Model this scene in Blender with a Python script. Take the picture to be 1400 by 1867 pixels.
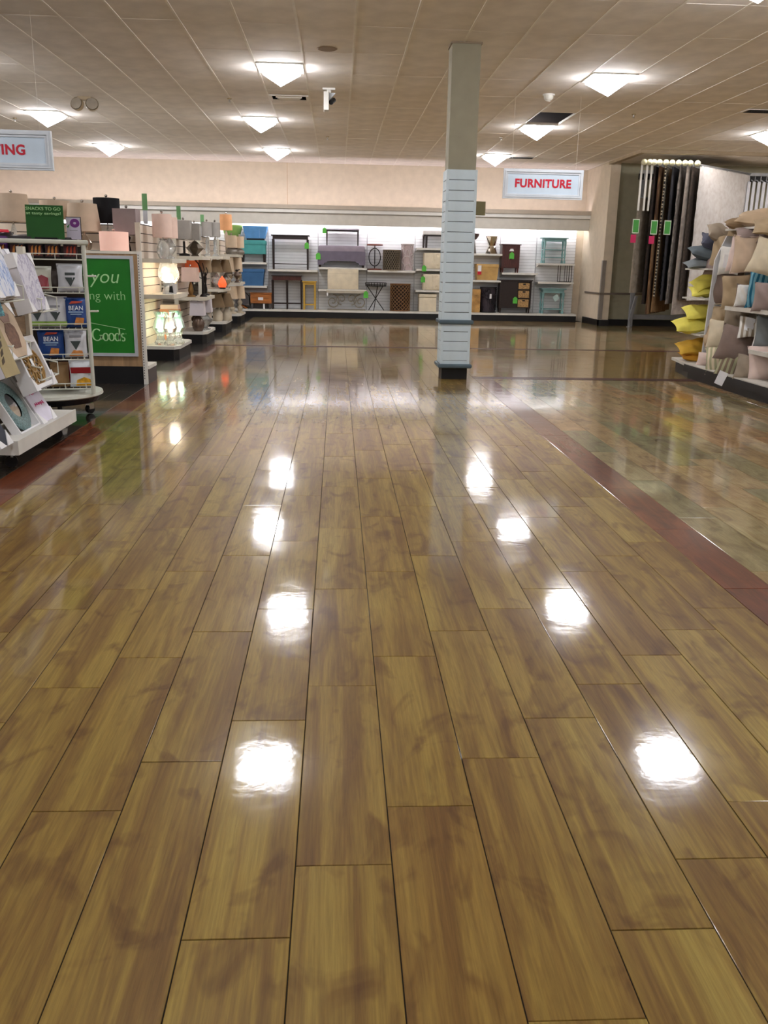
import bpy, bmesh, math, random
from math import sin, cos, pi, radians as R
from mathutils import Vector, Matrix, Euler
random.seed(7)
S = bpy.context.scene
for o in list(bpy.data.objects): bpy.data.objects.remove(o)
COL = S.collection

# ------------------------------------------------------------------ camera
H = 1.3681; FPX = 1595.78
PITCH, YAW, ROLL = -0.275282, 0.0563157, 0.019278
cam = bpy.data.cameras.new('camera'); cam_o = bpy.data.objects.new('camera', cam); COL.objects.link(cam_o)
cam.sensor_fit = 'HORIZONTAL'; cam.sensor_width = 36; cam.lens = FPX * 36 / 1400
cam.clip_start = .05; cam.clip_end = 100
_f = Vector((sin(YAW)*cos(PITCH), cos(YAW)*cos(PITCH), sin(PITCH)))
_r = Vector((cos(YAW), -sin(YAW), 0)); _u = _r.cross(_f)
_r2 = _r*cos(ROLL) + _u*sin(ROLL); _u2 = -_r*sin(ROLL) + _u*cos(ROLL)
cam_o.matrix_world = Matrix(((_r2.x,_u2.x,-_f.x,0),(_r2.y,_u2.y,-_f.y,0),(_r2.z,_u2.z,-_f.z,H),(0,0,0,1)))
S.camera = cam_o

# ------------------------------------------------------------------ light and exposure
W = bpy.data.worlds.new('world'); S.world = W; W.use_nodes = True
W.node_tree.nodes['Background'].inputs[0].default_value = (.9, .85, .8, 1)
W.node_tree.nodes['Background'].inputs[1].default_value = .05
S.view_settings.view_transform = 'Standard'; S.view_settings.look = 'None'
S.view_settings.gamma = 1; S.view_settings.use_curve_mapping = False
S.view_settings.exposure = 0.55
LAMP = 33.0          # radiance of the ceiling lamps' diffusers
COVE = 20.0           # tubes on top of the soffit
RUG_FILL = 45.0       # added strips, unseen behind the bulkhead, that brighten the rugs
UNDER = 26.0         # tubes hidden under the soffit

# ------------------------------------------------------------------ materials
def lin(c):
    return tuple(((v/255)/12.92 if v/255 <= .04045 else ((v/255+.055)/1.055)**2.4) for v in c) + (1,)
MATS = {}
def new(name):
    m = bpy.data.materials.new(name); m.use_nodes = True
    nt = m.node_tree; return m, nt, nt.nodes['Principled BSDF']
def nd(nt, t, **k):
    n = nt.nodes.new(t)
    for a, v in k.items():
        if a in n.inputs: n.inputs[a].default_value = v
        else: setattr(n, a, v)
    return n
def ramp(nt, fac, stops):
    r = nt.nodes.new('ShaderNodeValToRGB'); e = r.color_ramp.elements
    while len(e) < len(stops): e.new(.5)
    for i, (p, c) in enumerate(stops): e[i].position = p; e[i].color = lin(c)
    nt.links.new(fac, r.inputs[0]); return r.outputs[0]
def pm(name, col, rough=.5, metal=0, var=.05, scale=6, bump=0, bscale=120, emit=0, ecol=None, coat=0, trans=0, ior=1.45, stretch=None):
    """a procedural material: base colour with soft noise variation and a fine relief"""
    if name in MATS: return MATS[name]
    m, nt, b = new(name); L = nt.links.new
    tc = nd(nt, 'ShaderNodeTexCoord'); src = tc.outputs['Object']
    if stretch:
        mp = nd(nt, 'ShaderNodeMapping'); mp.inputs['Scale'].default_value = stretch; L(src, mp.inputs[0]); src = mp.outputs[0]
    n = nd(nt, 'ShaderNodeTexNoise', Scale=scale, Detail=5); L(src, n.inputs['Vector'])
    d = tuple(max(0, v*(1-var)) for v in col); h = tuple(min(255, v*(1+var*.6)) for v in col)
    L(ramp(nt, n.outputs['Fac'], [(.3, d), (.7, h)]), b.inputs['Base Color'])
    b.inputs['Roughness'].default_value = rough; b.inputs['Metallic'].default_value = metal
    b.inputs['Coat Weight'].default_value = coat; b.inputs['Transmission Weight'].default_value = trans; b.inputs['IOR'].default_value = ior
    if bump:
        n2 = nd(nt, 'ShaderNodeTexNoise', Scale=bscale, Detail=3); L(src, n2.inputs['Vector'])
        bp = nd(nt, 'ShaderNodeBump', Strength=bump, Distance=.01); L(n2.outputs['Fac'], bp.inputs['Height']); L(bp.outputs[0], b.inputs['Normal'])
    if emit:
        b.inputs['Emission Color'].default_value = lin(ecol or col); b.inputs['Emission Strength'].default_value = emit
    MATS[name] = m; return m

def rnd_node(nt):
    """one random number per plank, whether the plank is its own object or an island of a bigger mesh"""
    oi = nd(nt, 'ShaderNodeObjectInfo'); ge = nd(nt, 'ShaderNodeNewGeometry')
    a = nd(nt, 'ShaderNodeMath', operation='MULTIPLY'); a.inputs[1].default_value = 5.37; nt.links.new(ge.outputs['Random Per Island'], a.inputs[0])
    s = nd(nt, 'ShaderNodeMath', operation='ADD'); nt.links.new(oi.outputs['Random'], s.inputs[0]); nt.links.new(a.outputs[0], s.inputs[1])
    f = nd(nt, 'ShaderNodeMath', operation='FRACT'); nt.links.new(s.outputs[0], f.inputs[0])
    return f.outputs[0], ge.outputs['Position']
def plank_mat(name, stops, stretch, tint, dist=.8, alongx=False, dark=(.62, 1.08)):
    m, nt, b = new(name); L = nt.links.new
    rnd, pos = rnd_node(nt)
    off = nd(nt, 'ShaderNodeVectorMath', operation='SCALE'); off.inputs[0].default_value = (37, 53, 11); L(rnd, off.inputs['Scale'])
    ad = nd(nt, 'ShaderNodeVectorMath', operation='ADD'); L(pos, ad.inputs[0]); L(off.outputs[0], ad.inputs[1])
    def mapped(s):
        mp = nd(nt, 'ShaderNodeMapping'); mp.inputs['Scale'].default_value = (s[1], s[0], 1) if alongx else (s[0], s[1], 1)
        L(ad.outputs[0], mp.inputs[0]); return mp.outputs[0]
    n1 = nd(nt, 'ShaderNodeTexNoise', Scale=1.0, Detail=6, Roughness=.62, Distortion=dist); L(mapped(stretch), n1.inputs['Vector'])
    c1 = ramp(nt, n1.outputs['Fac'], stops)
    n2 = nd(nt, 'ShaderNodeTexNoise', Scale=1.0, Detail=4, Roughness=.7); L(mapped((130, 5)), n2.inputs['Vector'])
    g = ramp(nt, n2.outputs['Fac'], [(.3, (205, 200, 195)), (.65, (255, 255, 255))])
    mx = nd(nt, 'ShaderNodeMix', data_type='RGBA', blend_type='MULTIPLY'); mx.inputs[0].default_value = .8; L(c1, mx.inputs[6]); L(g, mx.inputs[7])
    # knots and cloudy stains printed in the vinyl
    n3 = nd(nt, 'ShaderNodeTexNoise', Scale=1.0, Detail=3, Distortion=1.2); L(mapped((8, 4)), n3.inputs['Vector'])
    k = ramp(nt, n3.outputs['Fac'], [(.54, (255, 255, 255)), (.70, (186, 160, 134))])
    m2 = nd(nt, 'ShaderNodeMix', data_type='RGBA', blend_type='MULTIPLY'); m2.inputs[0].default_value = .75; L(mx.outputs[2], m2.inputs[6]); L(k, m2.inputs[7])
    t = ramp(nt, rnd, tint)
    m3 = nd(nt, 'ShaderNodeMix', data_type='RGBA', blend_type='MULTIPLY'); m3.inputs[0].default_value = 1; L(m2.outputs[2], m3.inputs[6]); L(t, m3.inputs[7])
    L(m3.outputs[2], b.inputs['Base Color'])
    b.inputs['Roughness'].default_value = .45
    # waxed finish: a clear coat with faint waves and scuffs
    b.inputs['Coat Weight'].default_value = 1; b.inputs['Coat IOR'].default_value = 1.43; b.inputs['Specular IOR Level'].default_value = .2
    n4 = nd(nt, 'ShaderNodeTexNoise', Scale=2.2, Detail=5, Roughness=.6); L(pos, n4.inputs['Vector'])
    cr = nd(nt, 'ShaderNodeMapRange'); cr.inputs[1].default_value = .35; cr.inputs[2].default_value = .7; cr.inputs[3].default_value = .05; cr.inputs[4].default_value = .115
    L(n4.outputs['Fac'], cr.inputs[0]); L(cr.outputs[0], b.inputs['Coat Roughness'])
    n5 = nd(nt, 'ShaderNodeTexNoise', Scale=7, Detail=4, Roughness=.55); L(pos, n5.inputs['Vector'])
    bp = nd(nt, 'ShaderNodeBump', Strength=.10, Distance=.006); L(n5.outputs['Fac'], bp.inputs['Height'])
    L(bp.outputs[0], b.inputs['Coat Normal'])
    return m

# ------------------------------------------------------------------ mesh helpers
class MB:
    """collects shapes that become ONE mesh object"""
    def __init__(s): s.v = []; s.f = []
    def add(s, vs, fs, M=None):
        k = len(s.v)
        s.v += [tuple(M @ Vector(v)) if M is not None else tuple(v) for v in vs]
        s.f += [tuple(i+k for i in f) for f in fs]; return s
    def box(s, x0, x1, y0, y1, z0, z1, M=None, b=0):
        if b <= 0:
            return s.add([(x0,y0,z0),(x1,y0,z0),(x1,y1,z0),(x0,y1,z0),(x0,y0,z1),(x1,y0,z1),(x1,y1,z1),(x0,y1,z1)],
                [(0,3,2,1),(4,5,6,7),(0,1,5,4),(1,2,6,5),(2,3,7,6),(3,0,4,7)], M)
        bm = bmesh.new(); bmesh.ops.create_cube(bm, size=1)
        for v in bm.verts: v.co = Vector(((x0+x1)/2+v.co.x*(x1-x0), (y0+y1)/2+v.co.y*(y1-y0), (z0+z1)/2+v.co.z*(z1-z0)))
        bmesh.ops.bevel(bm, geom=bm.edges[:], offset=b, segments=2, affect='EDGES', profile=.6)
        bm.verts.index_update()
        s.add([v.co[:] for v in bm.verts], [[v.index for v in f.verts] for f in bm.faces], M); bm.free(); return s
    def cyl(s, x, y, z0, z1, r, n=12, r2=None, M=None):
        return s.lathe([(0, z0), (r, z0), (r if r2 is None else r2, z1), (0, z1)], n, (x, y, 0), M=M)
    def lathe(s, prof, n=20, at=(0,0,0), sx=1, sy=1, rot=0, M=None):
        vs = []; fs = []; rings = []
        for r, z in prof:
            if r <= 1e-6: rings.append([len(vs)]); vs.append((at[0], at[1], at[2]+z))
            else:
                rings.append(list(range(len(vs), len(vs)+n)))
                vs += [(at[0]+sx*r*cos(rot+2*pi*i/n), at[1]+sy*r*sin(rot+2*pi*i/n), at[2]+z) for i in range(n)]
        for a, b in zip(rings, rings[1:]):
            for i in range(n):
                j = (i+1) % n
                if len(a) == 1 and len(b) == 1: continue
                if len(a) == 1: fs.append((a[0], b[j], b[i]))
                elif len(b) == 1: fs.append((a[i], a[j], b[0]))
                else: fs.append((a[i], a[j], b[j], b[i]))
        return s.add(vs, fs, M)
    def sph(s, x, y, z, r, n=12, m=8, sz=1):
        return s.lathe([(r*sin(pi*i/m), -r*sz*cos(pi*i/m)) for i in range(m+1)], n, (x, y, z))
    def tube(s, pts, r, n=7, closed=False, M=None):
        P = [Vector(p) for p in pts]; N = len(P); rr = r if isinstance(r, (list, tuple)) else [r]*N
        vs = []; fs = []; up = None
        for i, p in enumerate(P):
            t = (P[(i+1) % N]-P[i-1]) if closed else (P[min(i+1, N-1)]-P[max(i-1, 0)])
            t.normalize()
            if up is None: up = Vector((0,0,1)) if abs(t.z) < .9 else Vector((1,0,0))
            a = t.cross(up)
            if a.length < 1e-4: a = t.cross(Vector((0,1,0)))
            a.normalize(); bb = a.cross(t).normalized(); up = bb
            vs += [tuple(p+a*rr[i]*cos(2*pi*k/n)+bb*rr[i]*sin(2*pi*k/n)) for k in range(n)]
        for i in range(N if closed else N-1):
            j = (i+1) % N
            for k in range(n): fs.append((i*n+k, i*n+(k+1) % n, j*n+(k+1) % n, j*n+k))
        if not closed: fs.append(tuple(range(n))[::-1]); fs.append(tuple((N-1)*n+k for k in range(n)))
        return s.add(vs, fs, M)
    def prism(s, poly, d0, d1, axis='y', M=None):
        n = len(poly)
        def pt(p, d): return (p[0], d, p[1]) if axis == 'y' else ((d, p[0], p[1]) if axis == 'x' else (p[0], p[1], d))
        vs = [pt(p, d0) for p in poly]+[pt(p, d1) for p in poly]
        fs = [tuple(range(n)), tuple(range(2*n-1, n-1, -1))]+[(i, i+n, (i+1) % n+n, (i+1) % n) for i in range(n)]
        return s.add(vs, fs, M)
    def mesh(s, name, smooth=False):
        me = bpy.data.meshes.new(name); me.from_pydata(s.v, [], s.f); me.validate()
        bm = bmesh.new(); bm.from_mesh(me); bmesh.ops.recalc_face_normals(bm, faces=bm.faces[:]); bm.to_mesh(me); bm.free()
        if smooth:
            for p in me.polygons: p.use_smooth = True
            if hasattr(me, 'set_sharp_from_angle'): me.set_sharp_from_angle(angle=R(40))
        return me
def place(o, loc=(0,0,0), rz=0, rot=None):
    o.location = loc; o.rotation_euler = rot if rot else (0, 0, rz); return o
def obj(name, mb, mat, parent=None, smooth=False, loc=(0,0,0), rz=0, rot=None):
    me = mb if isinstance(mb, bpy.types.Mesh) else mb.mesh(name, smooth)
    o = bpy.data.objects.new(name, me); COL.objects.link(o)
    if mat is not None and not me.materials: me.materials.append(mat)
    if parent: o.parent = parent
    return place(o, loc, rz, rot)
def tag(o, label, cat, group=None):
    o['label'] = label; o['category'] = cat
    if group: o['group'] = group
    return o
def thing(name, label, cat, loc=(0,0,0), rz=0, group=None, rot=None):
    o = bpy.data.objects.new(name, None); COL.objects.link(o); o.empty_display_size = .1
    place(o, loc, rz, rot); return tag(o, label, cat, group)
def struct(name, mb, mat, smooth=False, parent=None):
    o = obj(name, mb, mat, parent, smooth)
    if not parent: o['kind'] = 'structure'
    return o
def B(*a, **k): return MB().box(*a, **k)
def text_mesh(s, width=None, height=None, bold=0, shear=0, ext=.002, spacing=1):
    cu = bpy.data.curves.new('lettering', 'FONT'); cu.body = s; cu.size = 1; cu.extrude = 0; cu.offset = bold; cu.shear = shear; cu.space_character = spacing
    cu.resolution_u = 4
    to = bpy.data.objects.new('lettering', cu); COL.objects.link(to)
    dg = bpy.context.evaluated_depsgraph_get(); dg.update()
    me = bpy.data.meshes.new_from_object(to.evaluated_get(dg)); bpy.data.objects.remove(to); bpy.data.curves.remove(cu)
    xs = [v.co.x for v in me.vertices]; ys = [v.co.y for v in me.vertices]
    x0, x1, y0, y1 = min(xs), max(xs), min(ys), max(ys)
    kx = width/(x1-x0) if width else None; ky = height/(y1-y0) if height else None
    kx = kx or ky; ky = ky or kx
    for v in me.vertices: v.co = ((v.co.x-x0)*kx, 0, (v.co.y-y0)*ky)
    me.materials.clear(); return me
def text(name, s, x, y, z, mat, parent, face='-y', **k):
    """flat lettering whose lower left corner is x,y,z; it faces -y (or +x)"""
    me = text_mesh(s, **k)
    return obj(name, me, mat, parent, loc=(x, y, z), rz=0 if face == '-y' else pi/2)

# ------------------------------------------------------------------ common materials
M_white = pm('white enamel', (226, 224, 216), .4, var=.04)
M_whitecool = pm('cool white laminate', (214, 220, 226), .45, var=.04)
M_black = pm('black plastic', (14, 14, 17), .5, var=.2)
M_dark = pm('dark gap', (22, 18, 15), .9)
M_chrome = pm('chrome', (205, 205, 205), .18, metal=1, var=.03)
M_iron = pm('wrought iron', (42, 38, 36), .5, metal=.6)
M_green = pm('green print', (24, 118, 26), .55, var=.06)
M_ltgreen = pm('bright green tag card', (92, 190, 70), .6, var=.06)
M_paper = pm('white paper', (236, 236, 238), .7, var=.03)
M_red = pm('red lettering', (200, 18, 48), .5, var=.04)
M_prt = pm('pale green lettering', (176, 224, 160), .6, var=.02)

# ------------------------------------------------------------------ the setting: floor
PW = .2286; PL = .9144; OX = -.3220; OY = 1.5387; GAP = .0013
tan_s = [(.30, (114, 82, 36)), (.43, (132, 103, 46)), (.53, (151, 125, 58)), (.64, (165, 142, 70)), (.76, (147, 121, 56))]
tint_t = [(0, (226, 210, 190)), (.35, (252, 252, 240)), (.7, (236, 228, 206)), (1, (250, 246, 214))]
M_tan = plank_mat('tan oak print vinyl', tan_s, (12, .75), tint_t, dist=.5)
M_tanx = plank_mat('tan oak print vinyl laid across', [(p, tuple(int(v*1.0) for v in c)) for p, c in tan_s], (11, 1.3), tint_t, alongx=True)
M_cherry = plank_mat('cherry red vinyl', [(.3, (92, 40, 18)), (.5, (120, 58, 26)), (.7, (140, 76, 36))], (10, 1.2), [(0, (225, 215, 210)), (1, (255, 250, 250))])
M_cherryx = plank_mat('cherry red vinyl laid across', [(.3, (54, 20, 14)), (.5, (70, 30, 20)), (.7, (86, 40, 26))], (10, 1.2), [(0, (225, 215, 210)), (1, (255, 250, 250))], alongx=True)
M_cherryx.node_tree.nodes['Principled BSDF'].inputs['Coat Weight'].default_value = .25
sl = [(.25, (134, 112, 76)), (.42, (162, 140, 98)), (.55, (178, 162, 122)), (.75, (198, 182, 142))]
M_slate = plank_mat('weathered slate print vinyl', sl, (6, 2.0), [(0, (255, 220, 188)), (.22, (255, 240, 214)), (.4, (226, 232, 220)), (.58, (188, 200, 184)), (.75, (248, 230, 204)), (.9, (212, 196, 174)), (1, (255, 244, 226))], dist=1.5)
M_slate_shaded = plank_mat('shaded slate print vinyl', [(.3, (44, 39, 34)), (.6, (66, 58, 50)), (.8, (82, 74, 64))], (5, 2.0), [(0, (255, 240, 225)), (1, (210, 220, 215))], dist=1.4)  # slate print again, colours darkened for the shade among the left fixtures

floor = struct('floor', B(-9, 17, -6, 24.2, -.12, -.0035), M_dark)
YF = 11.06; YB = 15.12          # edges of the cross aisle
planks = []                      # (x0,x1,y0,y1,material)
def along(c0, c1, ya, yb, mat):
    for c in range(c0, c1):
        x0 = OX+c*PW; k = math.floor((ya-OY)/(PW)); k -= (k-c) % 4
        while OY+k*PW < yb:
            a = max(OY+k*PW, ya); b = min(OY+(k+4)*PW, yb)
            if b-a > .02: planks.append((x0, x0+PW, a, b, mat))
            k += 4
def across(r0, r1, xa, xb, ybase, mat):
    for r in range(r0, r1):
        y0 = ybase+r*PW; k = -(r % 4)
        while xa+k*PW < xb:
            a = max(xa+k*PW, xa); b = min(xa+(k+4)*PW, xb)
            if b-a > .02: planks.append((a, b, y0, y0+PW, mat))
            k += 4
xs9 = OX+9*PW; xs10 = xs9+PW; xl = OX-8*PW
along(-7, 9, -2, YB, M_tan); along(9, 10, -2, YF, M_cherry); along(-8, -7, -2, YB, M_cherry)
along(10, 62, -2, YF-.02, M_slate)
across(0, 1, xs9, 13.8, YF, M_cherryx)
across(0, 17, xs9, 13.8, YF+PW, M_tanx)
across(0, 1, xl, 13.8, YB+.005, M_cherryx)
along(-8, 62, YB+PW+.01, 23.5, M_slate)
along(-32, -8, 2.5, 23.5, M_slate_shaded)
def project(x, y, z):
    d = Vector((x, y, z-H)); w = d.dot(_f)
    return (700+FPX*d.dot(_r2)/w, 933.5-FPX*d.dot(_u2)/w, w) if w > .2 else None
def seen(p):
    q = project((p[0]+p[1])/2, (p[2]+p[3])/2, 0)
    if not q or not (-120 < q[0] < 1520 and q[1] < 2150): return 0
    return (p[1]-p[0])*(p[3]-p[2])/q[2]**3
order = sorted(range(len(planks)), key=lambda i: -seen(planks[i]))
single = set(i for i in order[:292] if seen(planks[i]) > 0)
PM = {}
def plank_mesh(w, l, mat):
    key = (round(w, 3), round(l, 3), mat.name)
    if key not in PM:
        a = w/2-GAP; b = l/2-GAP; e = .0012
        m = MB(); m.add([(-a,-b,-.003),(a,-b,-.003),(a,b,-.003),(-a,b,-.003),(-a,-b,-e),(a,-b,-e),(a,b,-e),(-a,b,-e),(-a+e,-b+e,0),(a-e,-b+e,0),(a-e,b-e,0),(-a+e,b-e,0)],
            [(8,9,10,11)]+[(i, (i+1) % 4, (i+1) % 4+4, i+4) for i in range(4)]+[(i+4, (i+1) % 4+4, (i+1) % 4+8, i+8) for i in range(4)])
        PM[key] = m.mesh('plank'); PM[key].materials.append(mat)
    return PM[key]
rest = {}
for i, (x0, x1, y0, y1, mat) in enumerate(planks):
    cx, cy = (x0+x1)/2, (y0+y1)/2
    tx, ty = random.gauss(0, .0006), random.gauss(0, .0010)
    if i in single:
        obj('plank', plank_mesh(x1-x0, y1-y0, mat), None, floor, loc=(cx, cy, 0), rot=(tx, ty, 0))
    else:
        a = (x1-x0)/2-GAP; b = (y1-y0)/2-GAP
        rest.setdefault(mat.name, (mat, MB()))[1].add([(-a,-b,-.003),(a,-b,-.003),(a,b,-.003),(-a,b,-.003),(-a,-b,0),(a,-b,0),(a,b,0),(-a,b,0)],
            [(4,5,6,7),(0,1,5,4),(1,2,6,5),(2,3,7,6),(3,0,4,7)], Matrix.Translation((cx, cy, 0)) @ Euler((tx, ty, 0)).to_matrix().to_4x4())
for mat, mb in rest.values():
    o = obj('plank_field', mb, mat, floor); o['kind'] = 'stuff'

# ------------------------------------------------------------------ the setting: ceiling
CZ = 3.83; CP = .625; CX = -.443
M_tile = pm('ceiling tile', (241, 233, 224), .9, var=.05, scale=3, bump=.25, bscale=160)
M_bar = pm('ceiling grid bar', (246, 240, 230), .6, var=.03)
ceiling = struct('ceiling', B(-9, 17, -6, 24.2, 4.5, 4.6), pm('plenum', (52, 40, 34), .95))
rows = [17.05+4.375*k for k in range(-4, 2)]               # lamp rows
lamps = [(-.755 if k <= -1 else -1.38, y, k) for k, y in zip(range(-4, 2), rows)] + [(3.62, y, k) for k, y in zip(range(-4, 2), rows)] \
      + [(-5.13, y, k) for k, y in zip(range(-4, 2), rows)] + [(x, y, k) for x in (7.995, 12.37) for k, y in zip(range(-4, 1), rows)]
tile_holes = {}
for lx, ly, k in lamps: tile_holes.setdefault(round((lx-CX)/CP-.5), []).append((ly-.3125, ly+.3125))
tile_holes.setdefault(6, []).append((15.4875, 16.7375))     # the missing tile
tile_holes.setdefault(-1, []).append((14.60, 15.05))
tm = {}
cells = []
for c in range(-14, 28):
    y = 16.7375-1.25*18
    holes = sorted(tile_holes.get(c, []))
    while y < 24:
        segs = [(y, min(y+1.25, 24.0))]
        for a, b in holes:
            ns = []
            for p, q in segs:
                if b <= p or a >= q: ns.append((p, q))
                else:
                    if a-p > .05: ns.append((p, a))
                    if q-b > .05: ns.append((b, q))
            segs = ns
        cells += [(c, p, q) for p, q in segs]
        y += 1.25
def cseen(t):
    x = CX+(t[0]+.5)*CP; q = project(x, (t[1]+t[2])/2, CZ)
    q2 = project(x, t[2], CZ)
    if not q2 or not (-60 < q2[0] < 1460 and q2[1] > -20): return 0
    return (t[2]-t[1])/q2[2]**3
co = sorted(range(len(cells)), key=lambda i: -cseen(cells[i])); csing = set(i for i in co[:290] if cseen(cells[i]) > 0)
far = MB()
for i, (c, p, q) in enumerate(cells):
    x = CX+(c+.5)*CP; l = q-p
    if i in csing:
        if round(l, 3) not in tm: tm[round(l, 3)] = B(-CP/2+.008, CP/2-.008, -l/2+.003, l/2-.003, 0, .015).mesh('ceiling_tile'); tm[round(l, 3)].materials.append(M_tile)
        obj('ceiling_tile', tm[round(l, 3)], None, ceiling, loc=(x, (p+q)/2, CZ+random.uniform(-.002, .002)))
    else: far.box(x-CP/2+.008, x+CP/2-.008, p+.008, q-.008, CZ, CZ+.015)
o = obj('ceiling_tile_field', far, M_tile, ceiling); o['kind'] = 'stuff'
g = MB()
for c in range(-14, 29): g.box(CX+c*CP-.012, CX+c*CP+.012, -6, 24.0, CZ-.004, CZ+.03)
gx = MB()
for c in range(-14, 28):
    for k in range(-18, 7):
        y = 16.7375+1.25*k
        if c == 6 and 15.6 < y < 16.6: continue
        gx.box(CX+c*CP+.012, CX+(c+1)*CP-.012, y-.006, y+.006, CZ-.0006, CZ+.03)
o = obj('cross_bar', gx, M_tile, ceiling); o['kind'] = 'stuff'
o = obj('grid_bar', g, M_bar, ceiling); o['kind'] = 'stuff'

# ------------------------------------------------------------------ the setting: walls
M_cream = pm('cream wall paint', (214, 200, 178), .8, var=.03, bump=.05)
M_olive = pm('olive grey wall paint', (172, 168, 144), .8, var=.04)  # one even olive grey tone for the alcove wall
M_soffit = pm('warm grey soffit', (214, 210, 200), .6, var=.03)
M_crown = pm('white crown moulding', (236, 234, 228), .5, var=.02)
M_taupe = pm('taupe ledge', (190, 178, 162), .6, var=.03)
wb = struct('wall_back', B(-9, 6.56, 24.0, 24.15, 0, 3.86), M_cream)
obj('panel_joint', B(-1.30, -1.285, 23.994, 24.0, 2.7, 3.83), pm('panel joint line', (196, 170, 140), .9), wb)  # joint between wall panels, a tone darker than the wall
struct('wall_right', MB().prism([(6.5, 22.0), (6.74, 22.0), (6.74, 22.42), (6.6, 22.42), (6.6, 24.0), (6.5, 24.0)], 0, 3.83, 'z'), M_cream)
struct('wall_alcove', B(6.74, 17, 22.3, 22.42, 0, 3.86), M_olive)
struct('wall_left', B(-9.1, -9, -6, 24.1, 0, 4.5), M_cream)
struct('wall_far_right', B(17, 17.1, -6, 22.4, 0, 4.5), M_cream)
struct('wall_rear', B(-9, 17, -6.1, -6, 0, 4.5), M_cream)
struct('trim_1', MB().box(6.44, 17, 19.7, 19.82, 3.765, 3.83).box(6.44, 6.56, 19.82, 22.0, 3.765, 3.83), pm('taupe bulkhead', (176, 158, 132), .8))
struct('trim_2', MB().box(6.478, 6.5, 22.0, 23.4, .755, .80).box(6.478, 6.9, 21.978, 22.0, .755, .80).box(6.74, 17, 22.278, 22.3, .755, .80), pm('taupe rail', (116, 104, 92), .5))
struct('baseboard_right', MB().box(6.47, 6.5, 21.96, 23.4, 0, .15).box(6.47, 6.76, 21.96, 22.0, 0, .15).box(6.74, 17, 22.26, 22.3, 0, .15), M_black)
struct('trim_3', MB().box(6.49, 6.58, 21.985, 22.0, .16, 1.57).box(6.49, 6.50, 22.0, 22.08, .16, 1.57), pm('grey corner guard', (140, 132, 124), .5))
# soffit over the furniture wall with its crown and the light cove behind it
sof = struct('trim_4', MB().box(-9, 6.5, 23.50, 23.56, 2.31, 2.60).box(-9, 6.5, 23.56, 24.0, 2.56, 2.60), M_soffit)
obj('crown', MB().box(-9, 6.5, 23.44, 23.495, 2.60, 2.69), M_crown, sof)
obj('crown_shadow_strip', MB().box(-9, 6.5, 23.47, 23.5, 2.585, 2.61), pm('crown shadow grey', (176, 172, 166), .6), sof)  # shadow line under the crown, put in as a darker grey strip
obj('ledge_cap', MB().box(-9, 6.5, 23.40, 23.46, 2.69, 2.785), M_taupe, sof)
M_tube = pm('cove tube', (255, 226, 222), .5, emit=COVE, ecol=(246, 238, 255), var=0)
M_tube2 = pm('under soffit tube', (255, 246, 248), .5, emit=UNDER, ecol=(250, 245, 255), var=0)
for k in range(12):
    x = -8.9+k*1.28
    t = thing('cove_light', 'fluorescent strip light lying in the cove behind the crown moulding, hidden from the aisle', 'lamp', (x+.64, 23.532, 2.60), group='strip lights in the cove')
    obj('housing', MB().box(-.63, .63, -.03, .03, 0, .10), M_white, t)
    obj('diffuser', MB().add([(-.63, -.013, .106), (.63, -.013, .106), (.63, .013, .106), (-.63, .013, .106)], [(0, 1, 2, 3)]), M_tube, t)
    t = MB().tube([(x, 23.66, 2.46), (x+1.2, 23.66, 2.46)], .018, 8)
    tag(obj('shelf_tube', t, M_tube2), 'fluorescent tube under the soffit that lights the furniture wall from above', 'lamp', 'tubes under the soffit')

M_tube3 = pm('added rug fill strip', (255, 248, 240), .5, emit=RUG_FILL, ecol=(255, 248, 244), var=0)
for k in range(5):  # unseen strips added to light the white rug and its neighbours
    t = thing('rug_fill_light', 'added strip light, unseen behind the bulkhead, that washes the hanging rugs from above', 'lamp', (7.3+1.3*k, 19.85, 3.80), group='added strip lights behind the bulkhead')
    obj('housing', B(-.62, .62, -.02, .03, .004, .03), M_white, t); obj('diffuser', MB().add([(-.61, -.016, .003), (.61, -.016, .003), (.61, .026, .003), (-.61, .026, .003)], [(0, 1, 2, 3)]), M_tube3, t)

# ------------------------------------------------------------------ ceiling lamps
M_diff = pm('lamp diffuser', (255, 255, 255), .4, emit=LAMP, ecol=(250, 250, 255), var=0)
fm = MB(); 
for a, b, c, d in ((-.3,.3,-.3,-.27),(-.3,.3,.27,.3),(-.3,-.27,-.27,.27),(.27,.3,-.27,.27)): fm.box(a, b, c, d, -.02, .0)
fm = fm.mesh('lamp_frame'); fm.materials.append(M_white)
dm = MB().add([(-.26,-.26,0),(.26,-.26,0),(.26,.26,0),(-.26,.26,0),(-.25,-.25,-.05),(.25,-.25,-.05),(.25,.25,-.05),(-.25,.25,-.05),(0,0,-.235)],
    [(0,1,2,3)]+[(i, (i+1) % 4, (i+1) % 4+4, i+4) for i in range(4)]+[(i+4, (i+1) % 4+4, 8) for i in range(4)]).mesh('diffuser'); dm.materials.append(M_diff)
LN = {(-.755, -1): 'bright pyramid lamp nearest the camera left of the column, beside the air vent', (-1.38, 0): 'bright pyramid lamp, middle one left of the column', (-1.38, 1): 'bright pyramid lamp furthest back left of the column',
      (3.62, -1): 'bright pyramid lamp nearest the camera right of the column', (3.62, 0): 'bright pyramid lamp beside the missing ceiling tile', (3.62, 1): 'bright pyramid lamp above the furniture sign, furthest right of the column',
      (-5.13, 0): 'bright pyramid lamp above the lighting sign', (-5.13, 1): 'bright pyramid lamp between the lighting sign and the back wall', (3.62, -2): 'bright pyramid lamp cut by the top right edge of the photo', (7.995, 0): 'bright pyramid lamp at the right edge of the photo above the rugs'}
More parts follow.
